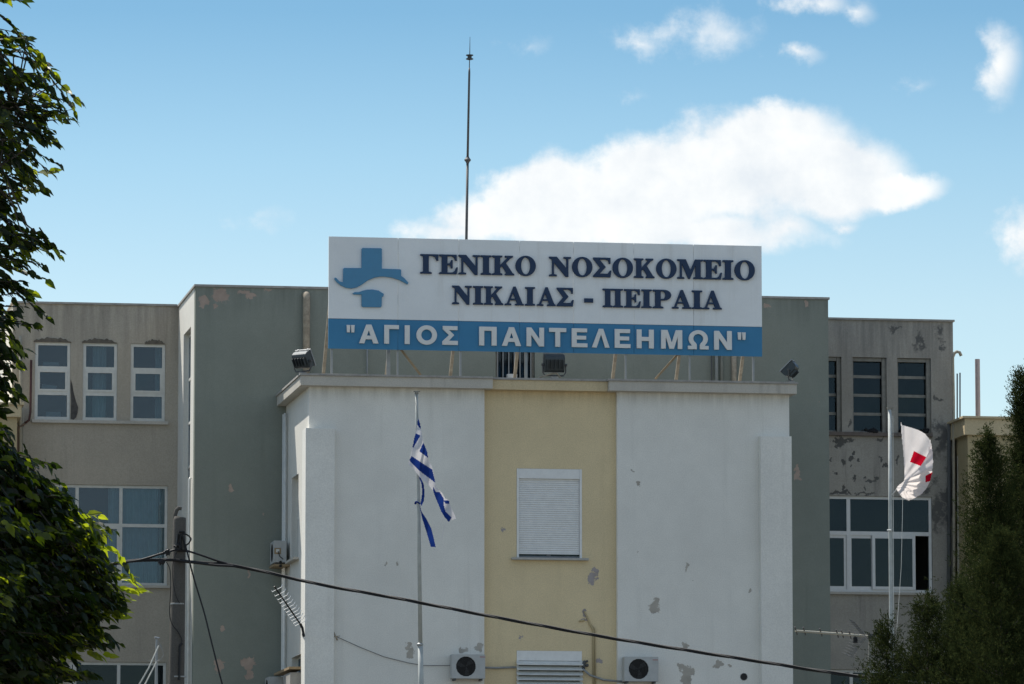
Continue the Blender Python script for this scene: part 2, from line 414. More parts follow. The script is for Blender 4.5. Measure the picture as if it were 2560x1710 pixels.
def glassmat(name, tintc, rough=.03, mixr=1.0, trans=.7):
    m, g, out = newmat(name)
    pos = g.n('ShaderNodeNewGeometry').outputs['Position']
    fr = g.n('ShaderNodeFresnel'); fr.inputs[0].default_value = 1.5
    gl = g.n('ShaderNodeBsdfGlossy'); gl.inputs['Roughness'].default_value = rough; gl.inputs[0].default_value = (.62, .82, 1, 1)
    bn = g.n('ShaderNodeBump'); bn.inputs['Strength'].default_value = .12; bn.inputs['Distance'].default_value = .02
    g.put(bn.inputs['Height'], g.noise(pos, 1.4, 3)); g.t.links.new(bn.outputs[0], gl.inputs['Normal'])
    tr = g.n('ShaderNodeBsdfTransparent'); tr.inputs[0].default_value = (tintc[0], tintc[1], tintc[2], 1)
    df = g.n('ShaderNodeBsdfDiffuse'); df.inputs[0].default_value = (.16, .18, .19, 1)
    dm = g.n('ShaderNodeMixShader'); g.put(dm.inputs[0], g.mr(g.noise(pos, 2.2, 6, .65), .3, .8, .01, .09))
    g.t.links.new(tr.outputs[0], dm.inputs[1]); g.t.links.new(df.outputs[0], dm.inputs[2])
    mx = g.n('ShaderNodeMixShader'); g.put(mx.inputs[0], g.m('MULTIPLY', fr.outputs[0], mixr))
    g.t.links.new(dm.outputs[0], mx.inputs[1]); g.t.links.new(gl.outputs[0], mx.inputs[2]); g.t.links.new(mx.outputs[0], out.inputs[0])
    return m
M_glass = glassmat('window_glass', (.60, .70, .74), mixr=1.15)
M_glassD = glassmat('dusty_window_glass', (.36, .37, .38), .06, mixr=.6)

# ================================================================== HOSPITAL
H = thing('hospital_building', 'large plastered hospital building with white central block, grey green tower and lower grey wings', 'hospital building', (XBC, YB+5, 0))
def rc(*a): return rect(*a)
# --- front block
zc = P(1370, 967, YB).z              # underside of cornice
def hole(x0, y0, x1, y1, Y):
    return rect(x0, y0, x1, y1, Y)
bm = B()
for (a, b) in ((XBL, XY0), (XY1, XBR)):
    holed(bm, 'Y', YB, a, b, 0, zc+.05, [], .3, 1)
obj('white_wall', bm, M_white, H)
hy1 = hole(1291.5, 1172, 1455, 1395, YY); 
hy2 = hole(1291.5, 1627, 1455, 1860, YY)
bm = B(); holed(bm, 'Y', YY, XY0-.02, XY1+.02, 0, zc+.05, [hy1, hy2], .25, 1); obj('ochre_wall', bm, M_yellow, H)
# left side wall (sunny side) with its openings
def sidehole(x0, x1, ytop, ybot, X):
    a = PX(x0, (ytop+ybot)/2, X).y; b = PX(x1, (ytop+ybot)/2, X).y
    xm = (x0+x1)/2
    return (min(a, b), max(a, b), PX(xm, ybot, X).z, PX(xm, ytop, X).z)
sh1 = sidehole(729, 746, 1190, 1398, XBL); sh2 = sidehole(729, 752, 1640, 1800, XBL)
bm = B(); holed(bm, 'X', XBL, YB+.3, YT, 0, zc+.05, [sh1, sh2], .3, 1); obj('side_wall', bm, M_side, H)
bm = B(); holed(bm, 'X', XBR, YB+.3, YT, 0, zc+.05, [], .3, -1); obj('side_wall', bm, M_white, H)
bm = B(); box(bm, XBL+.3, XBR-.3, YB+.3, YT, ZB-.3, ZB-.12); obj('roof', bm, M_roof, H)
# block floors and a back wall for the rooms
bm = B()
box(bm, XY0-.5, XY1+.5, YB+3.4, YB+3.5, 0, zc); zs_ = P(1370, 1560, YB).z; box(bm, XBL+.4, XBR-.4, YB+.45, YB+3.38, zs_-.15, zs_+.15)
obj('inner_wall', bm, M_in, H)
# corner pilasters
pl = rect(763, 1070, 836, 1710, YB-.20); pr = rect(1903, 1090, 1981, 1710, YB-.20)
for r in (pl, pr):
    left = r is pl
    bm = B(); x0, x1 = r[0], r[1]
    box(bm, x0, x1, YB-.20, YB+.5, 0, r[3], .01); o = obj('pilaster', bm, M_white, H)
# cornices: fascia with a thin projecting top slab
fh = .235
ov = .24
def cornice(x0, x1, yf, mat, ret=None):
    bm = B(); box(bm, x0, x1, yf, YB+.6, ZB-.05-fh, ZB-.05, .006)
    if ret == 'L': box(bm, x0, x0+.5, YB+.6, YT-.01, ZB-.05-fh, ZB-.05, .006)
    if ret == 'R': box(bm, x1-.5, x1, YB+.6, YT-.01, ZB-.05-fh, ZB-.05, .006)
    o = obj('cornice', bm, mat, H)
    bm = B(); box(bm, x0-.03, x1+(.03 if ret == 'R' else -.003), yf-.035, YB+.6, ZB-.05, ZB, .006)
    if ret == 'L': box(bm, x0-.03, x0+.5, YB+.6, YT-.01, ZB-.05, ZB, .004)
    if ret == 'R': box(bm, x1-.5, x1+.03, YB+.6, YT-.01, ZB-.05, ZB, .004)
    c = obj('top_slab', bm, M_coping, o)
xc0 = P(752, 950, YB-ov).x; xc1 = P(1232, 950, YB-ov).x; xc2 = P(1523, 955, YB-ov).x; xc3 = P(1992, 960, YB-ov).x
cornice(xc0, xc1, YB-ov, M_cornice, 'L'); cornice(xc1+.004, xc2-.004, YB-.07, M_cornY); cornice(xc2, xc3, YB-ov, M_cornice, 'R')
# --- tower
hb = hole(1239, 850, 1337, 941, YT)   # barred window behind the sign
hb = (hb[0], hb[1], hb[2]-.25, hb[3]+.4)
bm = B(); holed(bm, 'Y', YT, XTL, XTR, 0, ZT, [hb], .3, 1); obj('tower_wall', bm, M_tower, H)
th = sidehole(455, 473, 832, 2000, XTL); th = (th[0], th[1], 2, th[3])
bm = B(); holed(bm, 'X', XTL, YT+.3, YW+6, 0, ZT, [th], .28, 1); obj('tower_side_wall', bm, M_side, H)
bm = B(); holed(bm, 'X', XTR, YT+.3, YW+6, 0, ZT, [], .3, -1); obj('tower_side_wall', bm, M_tower, H)
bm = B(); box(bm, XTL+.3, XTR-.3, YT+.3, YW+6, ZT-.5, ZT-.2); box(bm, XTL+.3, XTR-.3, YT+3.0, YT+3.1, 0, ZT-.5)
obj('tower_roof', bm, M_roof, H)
bm = B(); box(bm, XTL-.035, XTR+.035, YT-.04, YT+.34, ZT+.002, ZT+.06, .006); box(bm, XTL-.035, XTL+.3, YT+.34, YW+6, ZT+.002, ZT+.06, .004); box(bm, XTR-.3, XTR+.035, YT+.34, YW+6, ZT+.002, ZT+.06, .004)
obj('tower_coping', bm, M_coping, H)
# --- wings
wl = [hole(87, 856, 176, 1050, YW), hole(207, 857, 293, 1051, YW), hole(326, 859, 413, 1053, YW)]
zt_, zb_ = np.mean([h[3] for h in wl]), np.mean([h[2] for h in wl]); wl = [(h[0], h[1], zb_, zt_) for h in wl]
w2 = hole(85, 1212, 419, 1463, YW); w3 = hole(172, 1655, 415, 1900, YW)
bm = B(); holed(bm, 'Y', YW, XWL, XTL+.3, 0, ZW, wl+[w2, w3], .22, 1); obj('wing_wall', bm, M_wingL, H)
wr = [hole(2020, 892, 2104, 1080, YW), hole(2132, 893, 2217, 1081, YW), hole(2244, 895, 2328, 1082, YW)]
zt_, zb_ = np.mean([h[3] for h in wr]), np.mean([h[2] for h in wr]); wr = [(h[0], h[1], zb_, zt_) for h in wr]
w4 = hole(1992, 1240, 2331, 1481, YW); w5 = hole(1992, 1674, 2331, 1900, YW)
bm = B(); holed(bm, 'Y', YW, XTR-.3, XWR, 0, ZW, wr+[w4, w5], .32, 1); obj('wing_wall', bm, M_wingR, H)
bm = B(); holed(bm, 'X', XWL, YW+.22, YW+9, 0, ZW, [], .25, 1); obj('wing_side_wall', bm, M_side, H)
bm = B(); holed(bm, 'X', XWR, YW+.32, YW+9, 0, ZW, [], .25, -1); obj('wing_side_wall', bm, M_wingR, H)
for (a, b) in ((XWL, XTL), (XTR, XWR)):
    bm = B(); box(bm, a+.25, b-.01, YW+.33, YW+9, ZW-.5, ZW-.2)
    obj('wing_roof', bm, M_roof, H)
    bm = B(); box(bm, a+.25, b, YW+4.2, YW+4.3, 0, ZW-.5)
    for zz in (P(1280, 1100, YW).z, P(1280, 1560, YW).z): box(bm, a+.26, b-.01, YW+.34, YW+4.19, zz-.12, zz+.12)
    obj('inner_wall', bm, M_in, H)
    bm = B(); box(bm, (a-.04 if a == XWL else a+.01), (b-.04 if a == XWL else b+.04), YW-.05, YW+.4, ZW+.002, ZW+.055, .005)
    obj('wing_coping', bm, M_coping, H)
bm = B(); box(bm, XWL-.04, XWL+.25, YW+.4, YW+9, ZW+.002, ZW+.055, .005); obj('wing_coping', bm, M_coping, H)
# back of the whole building
bm = B(); box(bm, XWL, XWR, YW+9, YW+9.3, 0, ZW-.2); obj('back_wall', bm, M_tower, H)
# --- annexes, lower and a little forward of the wings
xa = P(2421, 1300, YA).x; za = P(2480, 1047, YA-.1).z
bm = B(); holed(bm, 'Y', YA, xa, xa+14, 0, za-.02, [], .3, 1); holed(bm, 'X', xa, YA+.3, YW+4, 0, za-.02, [], .3, 1)
obj('annex_wall', bm, M_annex, H)
bm = B(); box(bm, XWR-.02, xa, YW-.35, YW-.05, 0, za-.15); obj('link_wall', bm, M_darkrender, H)
bm = B(); box(bm, xa-.16, xa+14, YA-.16, YW+4, za, za+.06, .005); box(bm, xa-.1, xa+14, YA-.1, YW+4, za-.42, za, .005); obj('annex_cornice', bm, M_cornY, H)
xa2 = P(40, 1300, YA).x; za2 = P(20, 1012, YA-.1).z
bm = B(); holed(bm, 'Y', YA, xa2-14, xa2, 0, za2-.02, [], .3, 1); holed(bm, 'X', xa2, YA+.3, YW+4, 0, za2-.02, [], .3, -1); obj('annex_wall', bm, M_annex, H)
bm = B(); box(bm, xa2-14, xa2+.16, YA-.16, YW+4, za2, za2+.06, .005); box(bm, xa2-14, xa2+.1, YA-.1, YW+4, za2-.30, za2, .005); obj('annex_cornice', bm, M_cornY, H)

# --- windows
def window(name, h, Y, cols, rows, mat, gmat, fw=.06, bw=.05, sashes=(), depth=.07, opened=None, parent=H, raise_=0):
    """h opening, Y plane of the frame, cols/rows = fractions of bars; panes between them"""
    x0, x1, z0, z1 = h; x0 += .004; x1 -= .004; z0 += .004; z1 -= .004
    w = obj(name, framebm(x0, x1, z0, z1, Y, cols, rows, fw, bw, depth), mat, parent)
    xs = [x0+fw]+[x0+(x1-x0)*c for c in cols]+[x1-fw]; zs = [z0+fw]+[z0+(z1-z0)*c for c in rows]+[z1-fw]
    for i in range(len(xs)-1):
        for j in range(len(zs)-1):
            a = xs[i]+(bw/2 if i else 0); b = xs[i+1]-(bw/2 if i < len(xs)-2 else 0)
            c = zs[j]+(bw/2 if j else 0); d = zs[j+1]-(bw/2 if j < len(zs)-2 else 0)
            if opened and (i, j) in opened: continue
            if (i, j) in sashes:
                s = .05; bm = B()
                for q in ((a, b, c, c+s), (a, b, d-s, d), (a, a+s, c+s, d-s), (b-s, b, c+s, d-s)): box(bm, q[0], q[1], Y-.012, Y+.045, q[2], q[3])
                obj('sash', bm, mat, w); a += s; b -= s; c += s; d -= s
            bm = B(); y_ = Y+depth*.45+rng.normal()*.002; tl = rng.normal()*.004
            vs = [bm.verts.new(v) for v in ((a, y_, c), (b, y_+tl, c), (b, y_+tl*.5, d), (a, y_-tl, d))]; bm.faces.new(vs)
            r_ = bmesh.ops.extrude_face_region(bm, geom=bm.faces[:]); bmesh.ops.translate(bm, verts=[v for v in r_['geom'] if isinstance(v, bmesh.types.BMVert)], vec=(0, .006, 0))
            obj('pane', bm, gmat, w)
    return w
def framebm(x0, x1, z0, z1, Y, cols, rows, fw, bw, depth):
    bm = B()
    box(bm, x0, x0+fw, Y, Y+depth, z0, z1); box(bm, x1-fw, x1, Y, Y+depth, z0, z1)
    box(bm, x0+fw, x1-fw, Y, Y+depth, z0, z0+fw); box(bm, x0+fw, x1-fw, Y, Y+depth, z1-fw, z1)
    for r in rows: z = z0+(z1-z0)*r; box(bm, x0+fw, x1-fw, Y+.003, Y+depth, z-bw/2, z+bw/2)
    ends = [z0+fw]+[z0+(z1-z0)*r for r in rows]+[z1-fw]
    for c in cols:
        x = x0+(x1-x0)*c
        for i, (a, b) in enumerate(zip(ends, ends[1:])):
            box(bm, x-bw/2, x+bw/2, Y+.001, Y+depth, a+(bw/2 if i else 0), b-(bw/2 if i < len(ends)-2 else 0))
    return bm
def sill(h, yf, mat, ext=.08, t=.07, parent=H):
    bm = B(); box(bm, h[0]-ext, h[1]+ext, yf-.09, yf+.02, h[2]-t, h[2]+.006, .006); return obj('sill', bm, mat, parent)
for i, h in enumerate(wl):
    window('window', h, YW+.035, (), (.345, .665), M_frameW, M_glass, .075, .10, sashes={(0, 1)})
# broken plaster under lintels and beside the first window
M_expo = simple('exposed_concrete', (.13, .115, .095), .95, 0, .4, 12, .5)
for (x0, x1, ytop) in ((84, 178, 846), (205, 292, 849), (362, 412, 854)):
    bm = B(); a, b = P(x0, 855, YW).x, P(x1, 855, YW).x; zt = wl[0][3]
    n = 14; top = []; bot = []
    for k in range(n+1):
        t = k/n; hh = (.10*math.sin(math.pi*min(1, t*1.02))**.5+.02*math.sin(k*2.7)+.012*math.cos(k*5.1))
        top.append((a+(b-a)*t, YW-.022, zt+max(.01, hh))); bot.append((a+(b-a)*t, YW-.012, zt-.01))
    for k in range(n): quad(bm, bot[k], bot[k+1], top[k+1], top[k])
    for k in range(n): quad(bm, top[k], top[k+1], (top[k+1][0], YW+.01, top[k+1][2]+.01), (top[k][0], YW+.01, top[k][2]+.01))
    bmesh.ops.remove_doubles(bm, verts=bm.verts, dist=1e-5); obj('broken_lintel_edge', bm, M_expo, H)
bm = B(); crk = [(500,850),(512,890),(518,930),(535,1000),(553,1050),(550,1085),(540,1120),(520,1138),(500,1132),(503,1000),(498,900)]
vs = [bm.verts.new(P(a/k1+1.5, 650+b/k1, YW-.012)) for a, b in crk]; f_ = bm.faces.new(vs)
r_ = bmesh.ops.extrude_face_region(bm, geom=[f_]); bmesh.ops.translate(bm, verts=[v for v in r_['geom'] if isinstance(v, bmesh.types.BMVert)], vec=(0, .03, 0))
obj('plaster_break', bm, simple('raw_mortar_edge', (.075, .07, .065), .95, 0, .4, 12, .5), H)
bm = B(); a = P(79, 1054, YW).x; b = P(420, 1054, YW).x; box(bm, a, b, YW-.10, YW-.002, zb_ and wl[0][2]-.085, wl[0][2]-.003, .008); obj('sill', bm, M_cornice, H)
for i, h in enumerate(wr):
    w = window('window', h, YW+.16, (), (.25, .5, .75), M_steel, M_glassD, .05, .075)
    bm = B(); box(bm, h[1]-.11, h[1]-.004, YW+.06, YW+.155, h[2]+.01, h[3]-.01); obj('jamb', bm, M_steel, w)
    bm = B(); box(bm, h[0]+.01, h[1]-.12, YW+.06, YW+.155, h[3]-.10, h[3]-.01); obj('head_board', bm, M_steel, w)
bm = B(); box(bm, wr[0][0]-.1, P(2330, 1090, YW).x, YW-.09, YW-.002, wr[0][2]-.10, wr[0][2]-.003, .008); obj('sill', bm, simple('stained_sill', (.17, .14, .12), .9, 0, .35, 7), H)
# rags and debris along the broken sill
for (x_, w_, h_) in ((2176, 22, 10), (2312, 26, 14), (2262, 10, 5)):
    c = P(x_, 1080, YW-.02); bm = B()
    for k in range(9):
        p = c+Vector((rng.normal()*w_*.0045, -.02+rng.normal()*.02, abs(rng.normal())*h_*.004)); bmesh.ops.create_icosphere(bm, subdivisions=1, radius=.05+.03*rng.random(), matrix=Matrix.Translation(p))
    obj('debris_on_sill', bm, M_dark, H)['kind'] = 'stuff'
# big windows
def colf(h, x, Y): return (P(x, 1300, Y).x-h[0])/(h[1]-h[0])
yw2 = YW+.05
window('wide_window', w2, yw2, (colf(w2, 192, yw2), colf(w2, 302, yw2)), (.60,), M_frameW, M_glass, .07, .085, sashes={(0, 0), (1, 0)})
window('wide_window', w3, yw2, (colf(w3, 190, yw2), colf(w3, 300, yw2)), (.55,), M_frameW, M_glassD, .07, .085)
sill(w2, YW, M_cornice, .06, .06); sill(w4, YW, M_cornice, .06, .06)
yw4 = YW+.06
w = window('wide_window', w4, yw4, (colf(w4, 2121, yw4), ), (.615,), M_alu, M_glassD, .075, .10, opened={(0, 0), (1, 0)})
# sliding sashes of the lower half: three leaves, the last bay standing open
zlo, zhi = w4[2]+.08, w4[2]+(w4[3]-w4[2])*.615-.05
for i, (a, b) in enumerate(((2000, 2118), (2122, 2186), (2180, 2288))):
    xa_, xb_ = P(a, 1400, yw4).x, P(b, 1400, yw4).x; y_ = yw4+(.03 if i != 2 else -.03); s = .08
    bm = B()
    for q in ((xa_, xb_, zlo, zlo+s), (xa_, xb_, zhi-s, zhi), (xa_, xa_+s, zlo+s, zhi-s), (xb_-s, xb_, zlo+s, zhi-s)): box(bm, q[0], q[1], y_, y_+.035, q[2], q[3])
    sa = obj('sliding_sash', bm, M_alu, w)
    bm = B(); box(bm, xa_+s, xb_-s, y_+.014, y_+.02, zlo+s, zhi-s); obj('pane', bm, M_glassD, sa.parent)
window('wide_window', w5, yw4, (colf(w5, 2125, yw4), .7), (.6,), M_frameW, M_glassD, .07, .085)
# curtains hanging in the left window
def curtain(x0, x1, h, Y, amp=.05, waves=7, par=None, z1=None, sway=0):
    n = max(24, waves*8); V = []; F = []
    a, b = P(x0, 1330, Y).x, P(x1, 1330, Y).x
    for j in range(9):
        for i in range(n+1):
            t = i/n; V.append((a+(b-a)*t+sway*(j/8)*(1-t), Y+amp*math.sin(t*waves*2*math.pi+math.sin(t*9)*1.2+j*.12)*(1-.3*j/8), h[2]+.03+(h[3]-h[2]-.06)*j/8))
    for j in range(8):
        for i in range(n): k = j*(n+1)+i; F.append((k, k+1, k+n+2, k+n+1))
    return mesh_np('curtain', V, F, M_curt, H, True)
for (a, b, wv) in ((307, 395, 7), (270, 300, 3), (118, 158, 4), (398, 414, 2)): curtain(a, b, w2, YW+.22, .045, wv)
for (a, b, hh) in ((228, 262, wl[1]), (385, 402, wl[2])): curtain(a, b, hh, YW+.34, .03, 3)
# things standing inside the small windows (paper stacks, box)
for (x0, x1, y0, y1, nm) in ((104, 140, 962, 979, 'paper_stack'), (115, 152, 1030, 1046, 'cardboard_box'), (108, 148, 905, 914, 'shelf_board')):
    r = rect(x0, y0, x1, y1, YW+.5); bm = B(); box(bm, r[0], r[1], YW+.5, YW+.75, r[2], r[3]); 
    if nm == 'paper_stack': bmesh.ops.rotate(bm, verts=bm.verts, cent=((r[0]+r[1])/2, YW+.6, r[2]), matrix=Matrix.Rotation(.12, 3, 'Y'))
    o = obj(nm, bm, M_paper); tag(o, {'paper_stack': 'slanting pile of white papers seen through the leftmost small window', 'cardboard_box': 'pale box behind the bottom pane of the leftmost small window', 'shelf_board': 'pale shelf board behind the top pane of the leftmost small window'}[nm], {'paper_stack': 'papers', 'cardboard_box': 'box', 'shelf_board': 'shelf'}[nm])
# side slot window of the tower (a tall stair window with a white frame)
xs = XTL+.12
bm = B()
y0, y1, z0, z1 = th
box(bm, xs, xs+.06, y0+.003, y0+.09, z0, z1-.003); box(bm, xs, xs+.06, y1-.09, y1-.003, z0, z1-.003)
k = 0; zz = z1-.06
while zz > z0: box(bm, xs, xs+.06, y0+.09, y1-.09, zz-.03, zz+.03); zz -= 1.1
sw = obj('stair_window', bm, M_frameW, H)
bm = B(); box(bm, xs+.02, xs+.03, y0+.09, y1-.09, z0, z1-.06); obj('pane', bm, M_glassD, sw)
# block's side window
for q, hh in enumerate((sh1, sh2)):
    y0, y1, z0, z1 = hh; xs = XBL+.14; bm = B()
    box(bm, xs, xs+.05, y0+.003, y0+.07, z0, z1-.003); box(bm, xs, xs+.05, y1-.07, y1-.003, z0, z1-.003)
    for t in (0, .5, .97): box(bm, xs, xs+.05, y0+.07, y1-.07, z0+(z1-z0)*t, z0+(z1-z0)*t+.06)
    w = obj('side_window', bm, M_frameW, H)
    bm = B(); box(bm, xs+.02, xs+.028, y0+.07, y1-.07, z0+.02, z1-.02); obj('pane', bm, M_glassD, w)
    bm = B(); box(bm, XBL-.14, XBL-.002, y0-.15, y1+.1, z0-.06, z0, .005); obj('sill', bm, M_cornice, w)
# small concrete canopy over the lower side window
zk = PX(728, 1690, XBL).z
# --- barred tower window
x0, x1, z0, z1 = hb
bm = B(); box(bm, x0+.003, x0+.06, YT+.12, YT+.18, z0, z1); box(bm, x1-.06, x1-.003, YT+.12, YT+.18, z0, z1); box(bm, x0+.06, x1-.06, YT+.12, YT+.18, z1-.06, z1-.003)
bw_ = obj('barred_window', bm, M_steel, H)
for x_ in (1244, 1257.5, 1272, 1286, 1300, 1315, 1327):
    X = P(x_, 900, YT+.03).x; bm = B(); tube(bm, [(X, YT+.03, z0), (X, YT+.03, z1)], .014, 8); obj('window_bar', bm, M_galv, bw_)
bm = B(); box(bm, x0+.06, x1-.06, YT+.15, YT+.156, z0, z1-.06); obj('pane', bm, M_glassD, bw_)
bm = B(); r = rect(1267, 936, 1291, 941, YT); box(bm, r[0], r[1], YT-.12, YT+.1, r[2]-.25, r[3], .01)
tag(obj('plastic_bag', bm, M_paper), 'small white bundle lying at the foot of the barred window', 'bundle')

# --- roller shutter window in the ochre bay
x0, x1, z0, z1 = hy1
bm = B(); fw = .055
box(bm, x0+.003, x0+fw, YY-.012, YY+.11, z0+.003, z1-.003); box(bm, x1-fw, x1-.003, YY-.012, YY+.11, z0+.003, z1-.003)
zbx = P(1370, 1197, YY).z
rw = obj('roller_shutter_window', bm, M_alu, H)
bm = B(); box(bm, x0+fw, x1-fw, YY-.004, YY+.14, zbx, z1-.003, .006); obj('shutter_box', bm, M_alu, rw)
zlow = P(1370, 1382, YY).z; n = 34; hs = (zbx-zlow)/n
slat = None
for k in range(n):
    zc_ = zlow+hs*(k+.5)
    if slat is None:
        bm = B(); prof = [(0, -hs*.47), (-.005, -hs*.25), (-.007, 0), (-.005, hs*.25), (0, hs*.47)]
        a_ = [bm.verts.new((x0+fw+.004, YY+.045+d, zc_+e)) for d, e in prof]; b_ = [bm.verts.new((x1-fw-.004, YY+.045+d, zc_+e)) for d, e in prof]
        for i in range(4): bm.faces.new((a_[i], b_[i], b_[i+1], a_[i+1]))
        slat = obj('slat', bm, M_alu, rw, origin=((x0+x1)/2, YY+.045, zc_)); z00 = slat.location.z
    else:
        s = slat.copy(); COL.objects.link(s); s.location.z = z00+hs*k; s.location.y += random.uniform(-.0015, .0015)
bm = B(); box(bm, x0+fw+.002, x1-fw-.002, YY+.02, YY+.055, zlow-.035, zlow-.002, .004); obj('bottom_rail', bm, M_alu, rw)
bm = B(); box(bm, x0+fw, x1-fw, YY+.09, YY+.15, z0+.003, z0+.05); box(bm, (x0+x1)/2-.05, (x0+x1)/2+.05, YY+.1, YY+.15, z0+.05, zlow); obj('inner_frame', bm, simple('slate_aluminium', (.2, .22, .26), .5), rw)
bm = B(); box(bm, x0+fw, x1-fw, YY+.12, YY+.126, z0+.05, zbx); obj('pane', bm, M_glassD, rw)
bm = B(); a = P(1278, 1396, YY).x; b = P(1470, 1396, YY).x; box(bm, a, b, YY-.13, YY+.01, z0-.055, z0-.002, .005); obj('sill', bm, M_marble, rw)
# --- louvred window below
x0, x1, z0, z1 = hy2
bm = B(); box(bm, x0+.003, x0+.05, YY-.01, YY+.1, z0+.003, z1-.003); box(bm, x1-.05, x1-.003, YY-.01, YY+.1, z0, z1-.003); ztop = P(1370, 1652, YY).z
box(bm, x0+.05, x1-.05, YY-.006, YY+.1, ztop, z1-.003)
lw = obj('louvred_window', bm, M_alu, H)
sp_ = 31/k8*.0101; zz = ztop
for k in range(11):
    bm = B(); za_ = zz-.01-k*sp_
    quad_ = [(x0-.01, YY-.02, za_), (x1+.01, YY-.02, za_), (x1+.01, YY-.13, za_-sp_*.78), (x0-.01, YY-.13, za_-sp_*.78)]
    vs = [bm.verts.new(v) for v in quad_]; f_ = bm.faces.new(vs); r_ = bmesh.ops.extrude_face_region(bm, geom=[f_]); bmesh.ops.translate(bm, verts=[v for v in r_['geom'] if isinstance(v, bmesh.types.BMVert)], vec=(0, .012, -.012))
    obj('louvre_slat', bm, M_frameW, lw)
bm = B(); box(bm, x0+.05, x1-.05, YY+.06, YY+.066, z0, ztop); obj('pane', bm, M_glassD, lw)

# --- pipes of the building
def pipe(name, pts, r, mat, n=10, parent=H, smooth=True):
    bm = B(); tube(bm, pts, r, n); return obj(name, bm, mat, parent, smooth)
X_ = P(766, 830, YT-.14)
zt_ = P(766, 737, YT-.14).z
pipe('vent_pipe', [(X_.x, YT-.14, ZB-.2), (X_.x, YT-.14, zt_-.1), (X_.x, YT-.13, zt_-.03), (X_.x, YT-.05, zt_+.02), (X_.x, YT+.05, zt_+.02)], .088, M_rust, 14)
for (x_, w_, m_) in ((1779, 3.5, M_mast), (1791, 10, simple('grey_pipe_paint', (.24, .25, .23), .7)), (1804, 8, simple('olive_pipe_paint', (.20, .20, .165), .7)), (1835, 14, M_rust), (918, 4, M_galv)):
    X = P(x_, 900, YT-.08).x; pipe('downpipe', [(X, YT-.08, ZB-.3), (X, YT-.08, ZB+1.6)], w_*.0047, m_)
# left wing pipes
x_ = P(51, 1000, YW-.08)
pipe('downpipe', [P(51, 840, YW-.08), P(51, 1000, YW-.08), P(51, 1800, YW-.08)], .042, M_pipeC)
pipe('downpipe', [P(78, 900, YW-.1), P(76, 1030, YW-.1), P(73, 1050, YW-.1), P(62, 1058, YW-.1)], .030, M_pipeR)
pipe('downpipe', [P(63, 1058, YW-.1), P(48, 1068, YW-.1), P(43, 1085, YW-.1), P(43, 1750, YW-.1)], .030, simple('faded_red_pipe', (.16, .11, .075), .7))
pipe('downpipe', [P(57, 1020, YW-.08), P(58, 1700, YW-.08)], .025, M_pipeC)
# right wing pipes, one bent over like a walking stick above the roof of the annex
yy = YW-.45
pts = [P(2386, 1780, yy), P(2385, 1300, yy), P(2384, 1000, yy), P(2382, 905, yy), P(2382, 893, yy), P(2386, 883, yy), P(2392, 879, yy), P(2399, 881, yy), P(2403, 890, yy)]
bm = B(); tube(bm, pts, [.038]*5+[.042]*4, 10); obj('vent_pipe', bm, M_pipeC, H, True)
pipe('downpipe', [P(2397, 1140, yy), P(2397, 1780, yy)], .05, M_pipeC)
pipe('downpipe', [P(2373, 1060, YW-.1), P(2373, 1780, YW-.1)], .05, M_darkrender)
for x_ in (2393, 2400): pipe('iron_rod', [P(x_, 934-(x_-2393)*.3, YW-.2), P(x_, 1060, YW-.2)], .018, simple('purple_black_iron', (.03, .018, .03), .6))
c = P(2445, 1046, YW+1.5)
bm = B(); tube(bm, [(c.x, YW+1.5, za), (c.x, YW+1.5, P(2445, 898, YW+1.5).z)], .066, 14); tube(bm, [(c.x, YW+1.5, za+.06), (c.x, YW+1.5, za+.14)], .11, 14); obj('chimney_pipe', bm, simple('zinc_pipe', (.38, .34, .36), .6), H)
# downpipes where the block meets the tower
for (d, r) in ((.10, .04), (.28, .03), (.42, .035)):
    pipe('downpipe', [(XBL-.07, YT-d-.02, 0), (XBL-.07, YT-d-.02, ZB-.5)], r, M_frameW)
# white downpipe on tower side edge
pyy = PX(474, 1300, XTL-.05)
pipe('downpipe', [(XTL-.06, pyy.y, 0), (XTL-.06, pyy.y, PX(474, 1200, XTL-.05).z), (XTL-.03, pyy.y, PX(474, 1195, XTL-.05).z)], .035, M_frameW)
# cut conduit on ochre bay
pipe('conduit', [P(1461, 1528, YY-.02), P(1467, 1540, YY-.03), P(1475, 1560, YY-.03), P(1483, 1575, YY-.03), P(1484, 1720, YY-.03)], .022, M_annex)
pipe('conduit', [P(1477, 1560, YY-.02), P(1487, 1572, YY-.03), P(1489, 1720, YY-.03)], .014, M_annex)
pipe('conduit', [P(1448, 1553, YY-.02), P(1462, 1550, YY-.02)], .02, M_annex)
# round vent hole with a rim in the white wall
c = P(1859.5, 1692, YB); bm = B()
n = 20; ro, ri = .088, .075
for k in range(n):
    a0, a1 = 2*math.pi*k/n, 2*math.pi*(k+1)/n
    for (ra, ya, rb, yb) in ((ro, YB-.012, ri, YB-.012), (ro, YB-.002, ro, YB-.012)):
        quad(bm, (c.x+ra*math.cos(a0), ya, c.z+ra*math.sin(a0)), (c.x+ra*math.cos(a1), ya, c.z+ra*math.sin(a1)), (c.x+rb*math.cos(a1), yb, c.z+rb*math.sin(a1)), (c.x+rb*math.cos(a0), yb, c.z+rb*math.sin(a0)))
vh = obj('vent_ring', bm, M_mast, H)
bm = B(); bm.faces.new([bm.verts.new((c.x+ri*math.cos(2*math.pi*k/n), YB-.006, c.z+ri*math.sin(2*math.pi*k/n))) for k in range(n)]); obj('vent_hole_dark', bm, M_dark, vh)  # black disc stands for the shade inside the hole
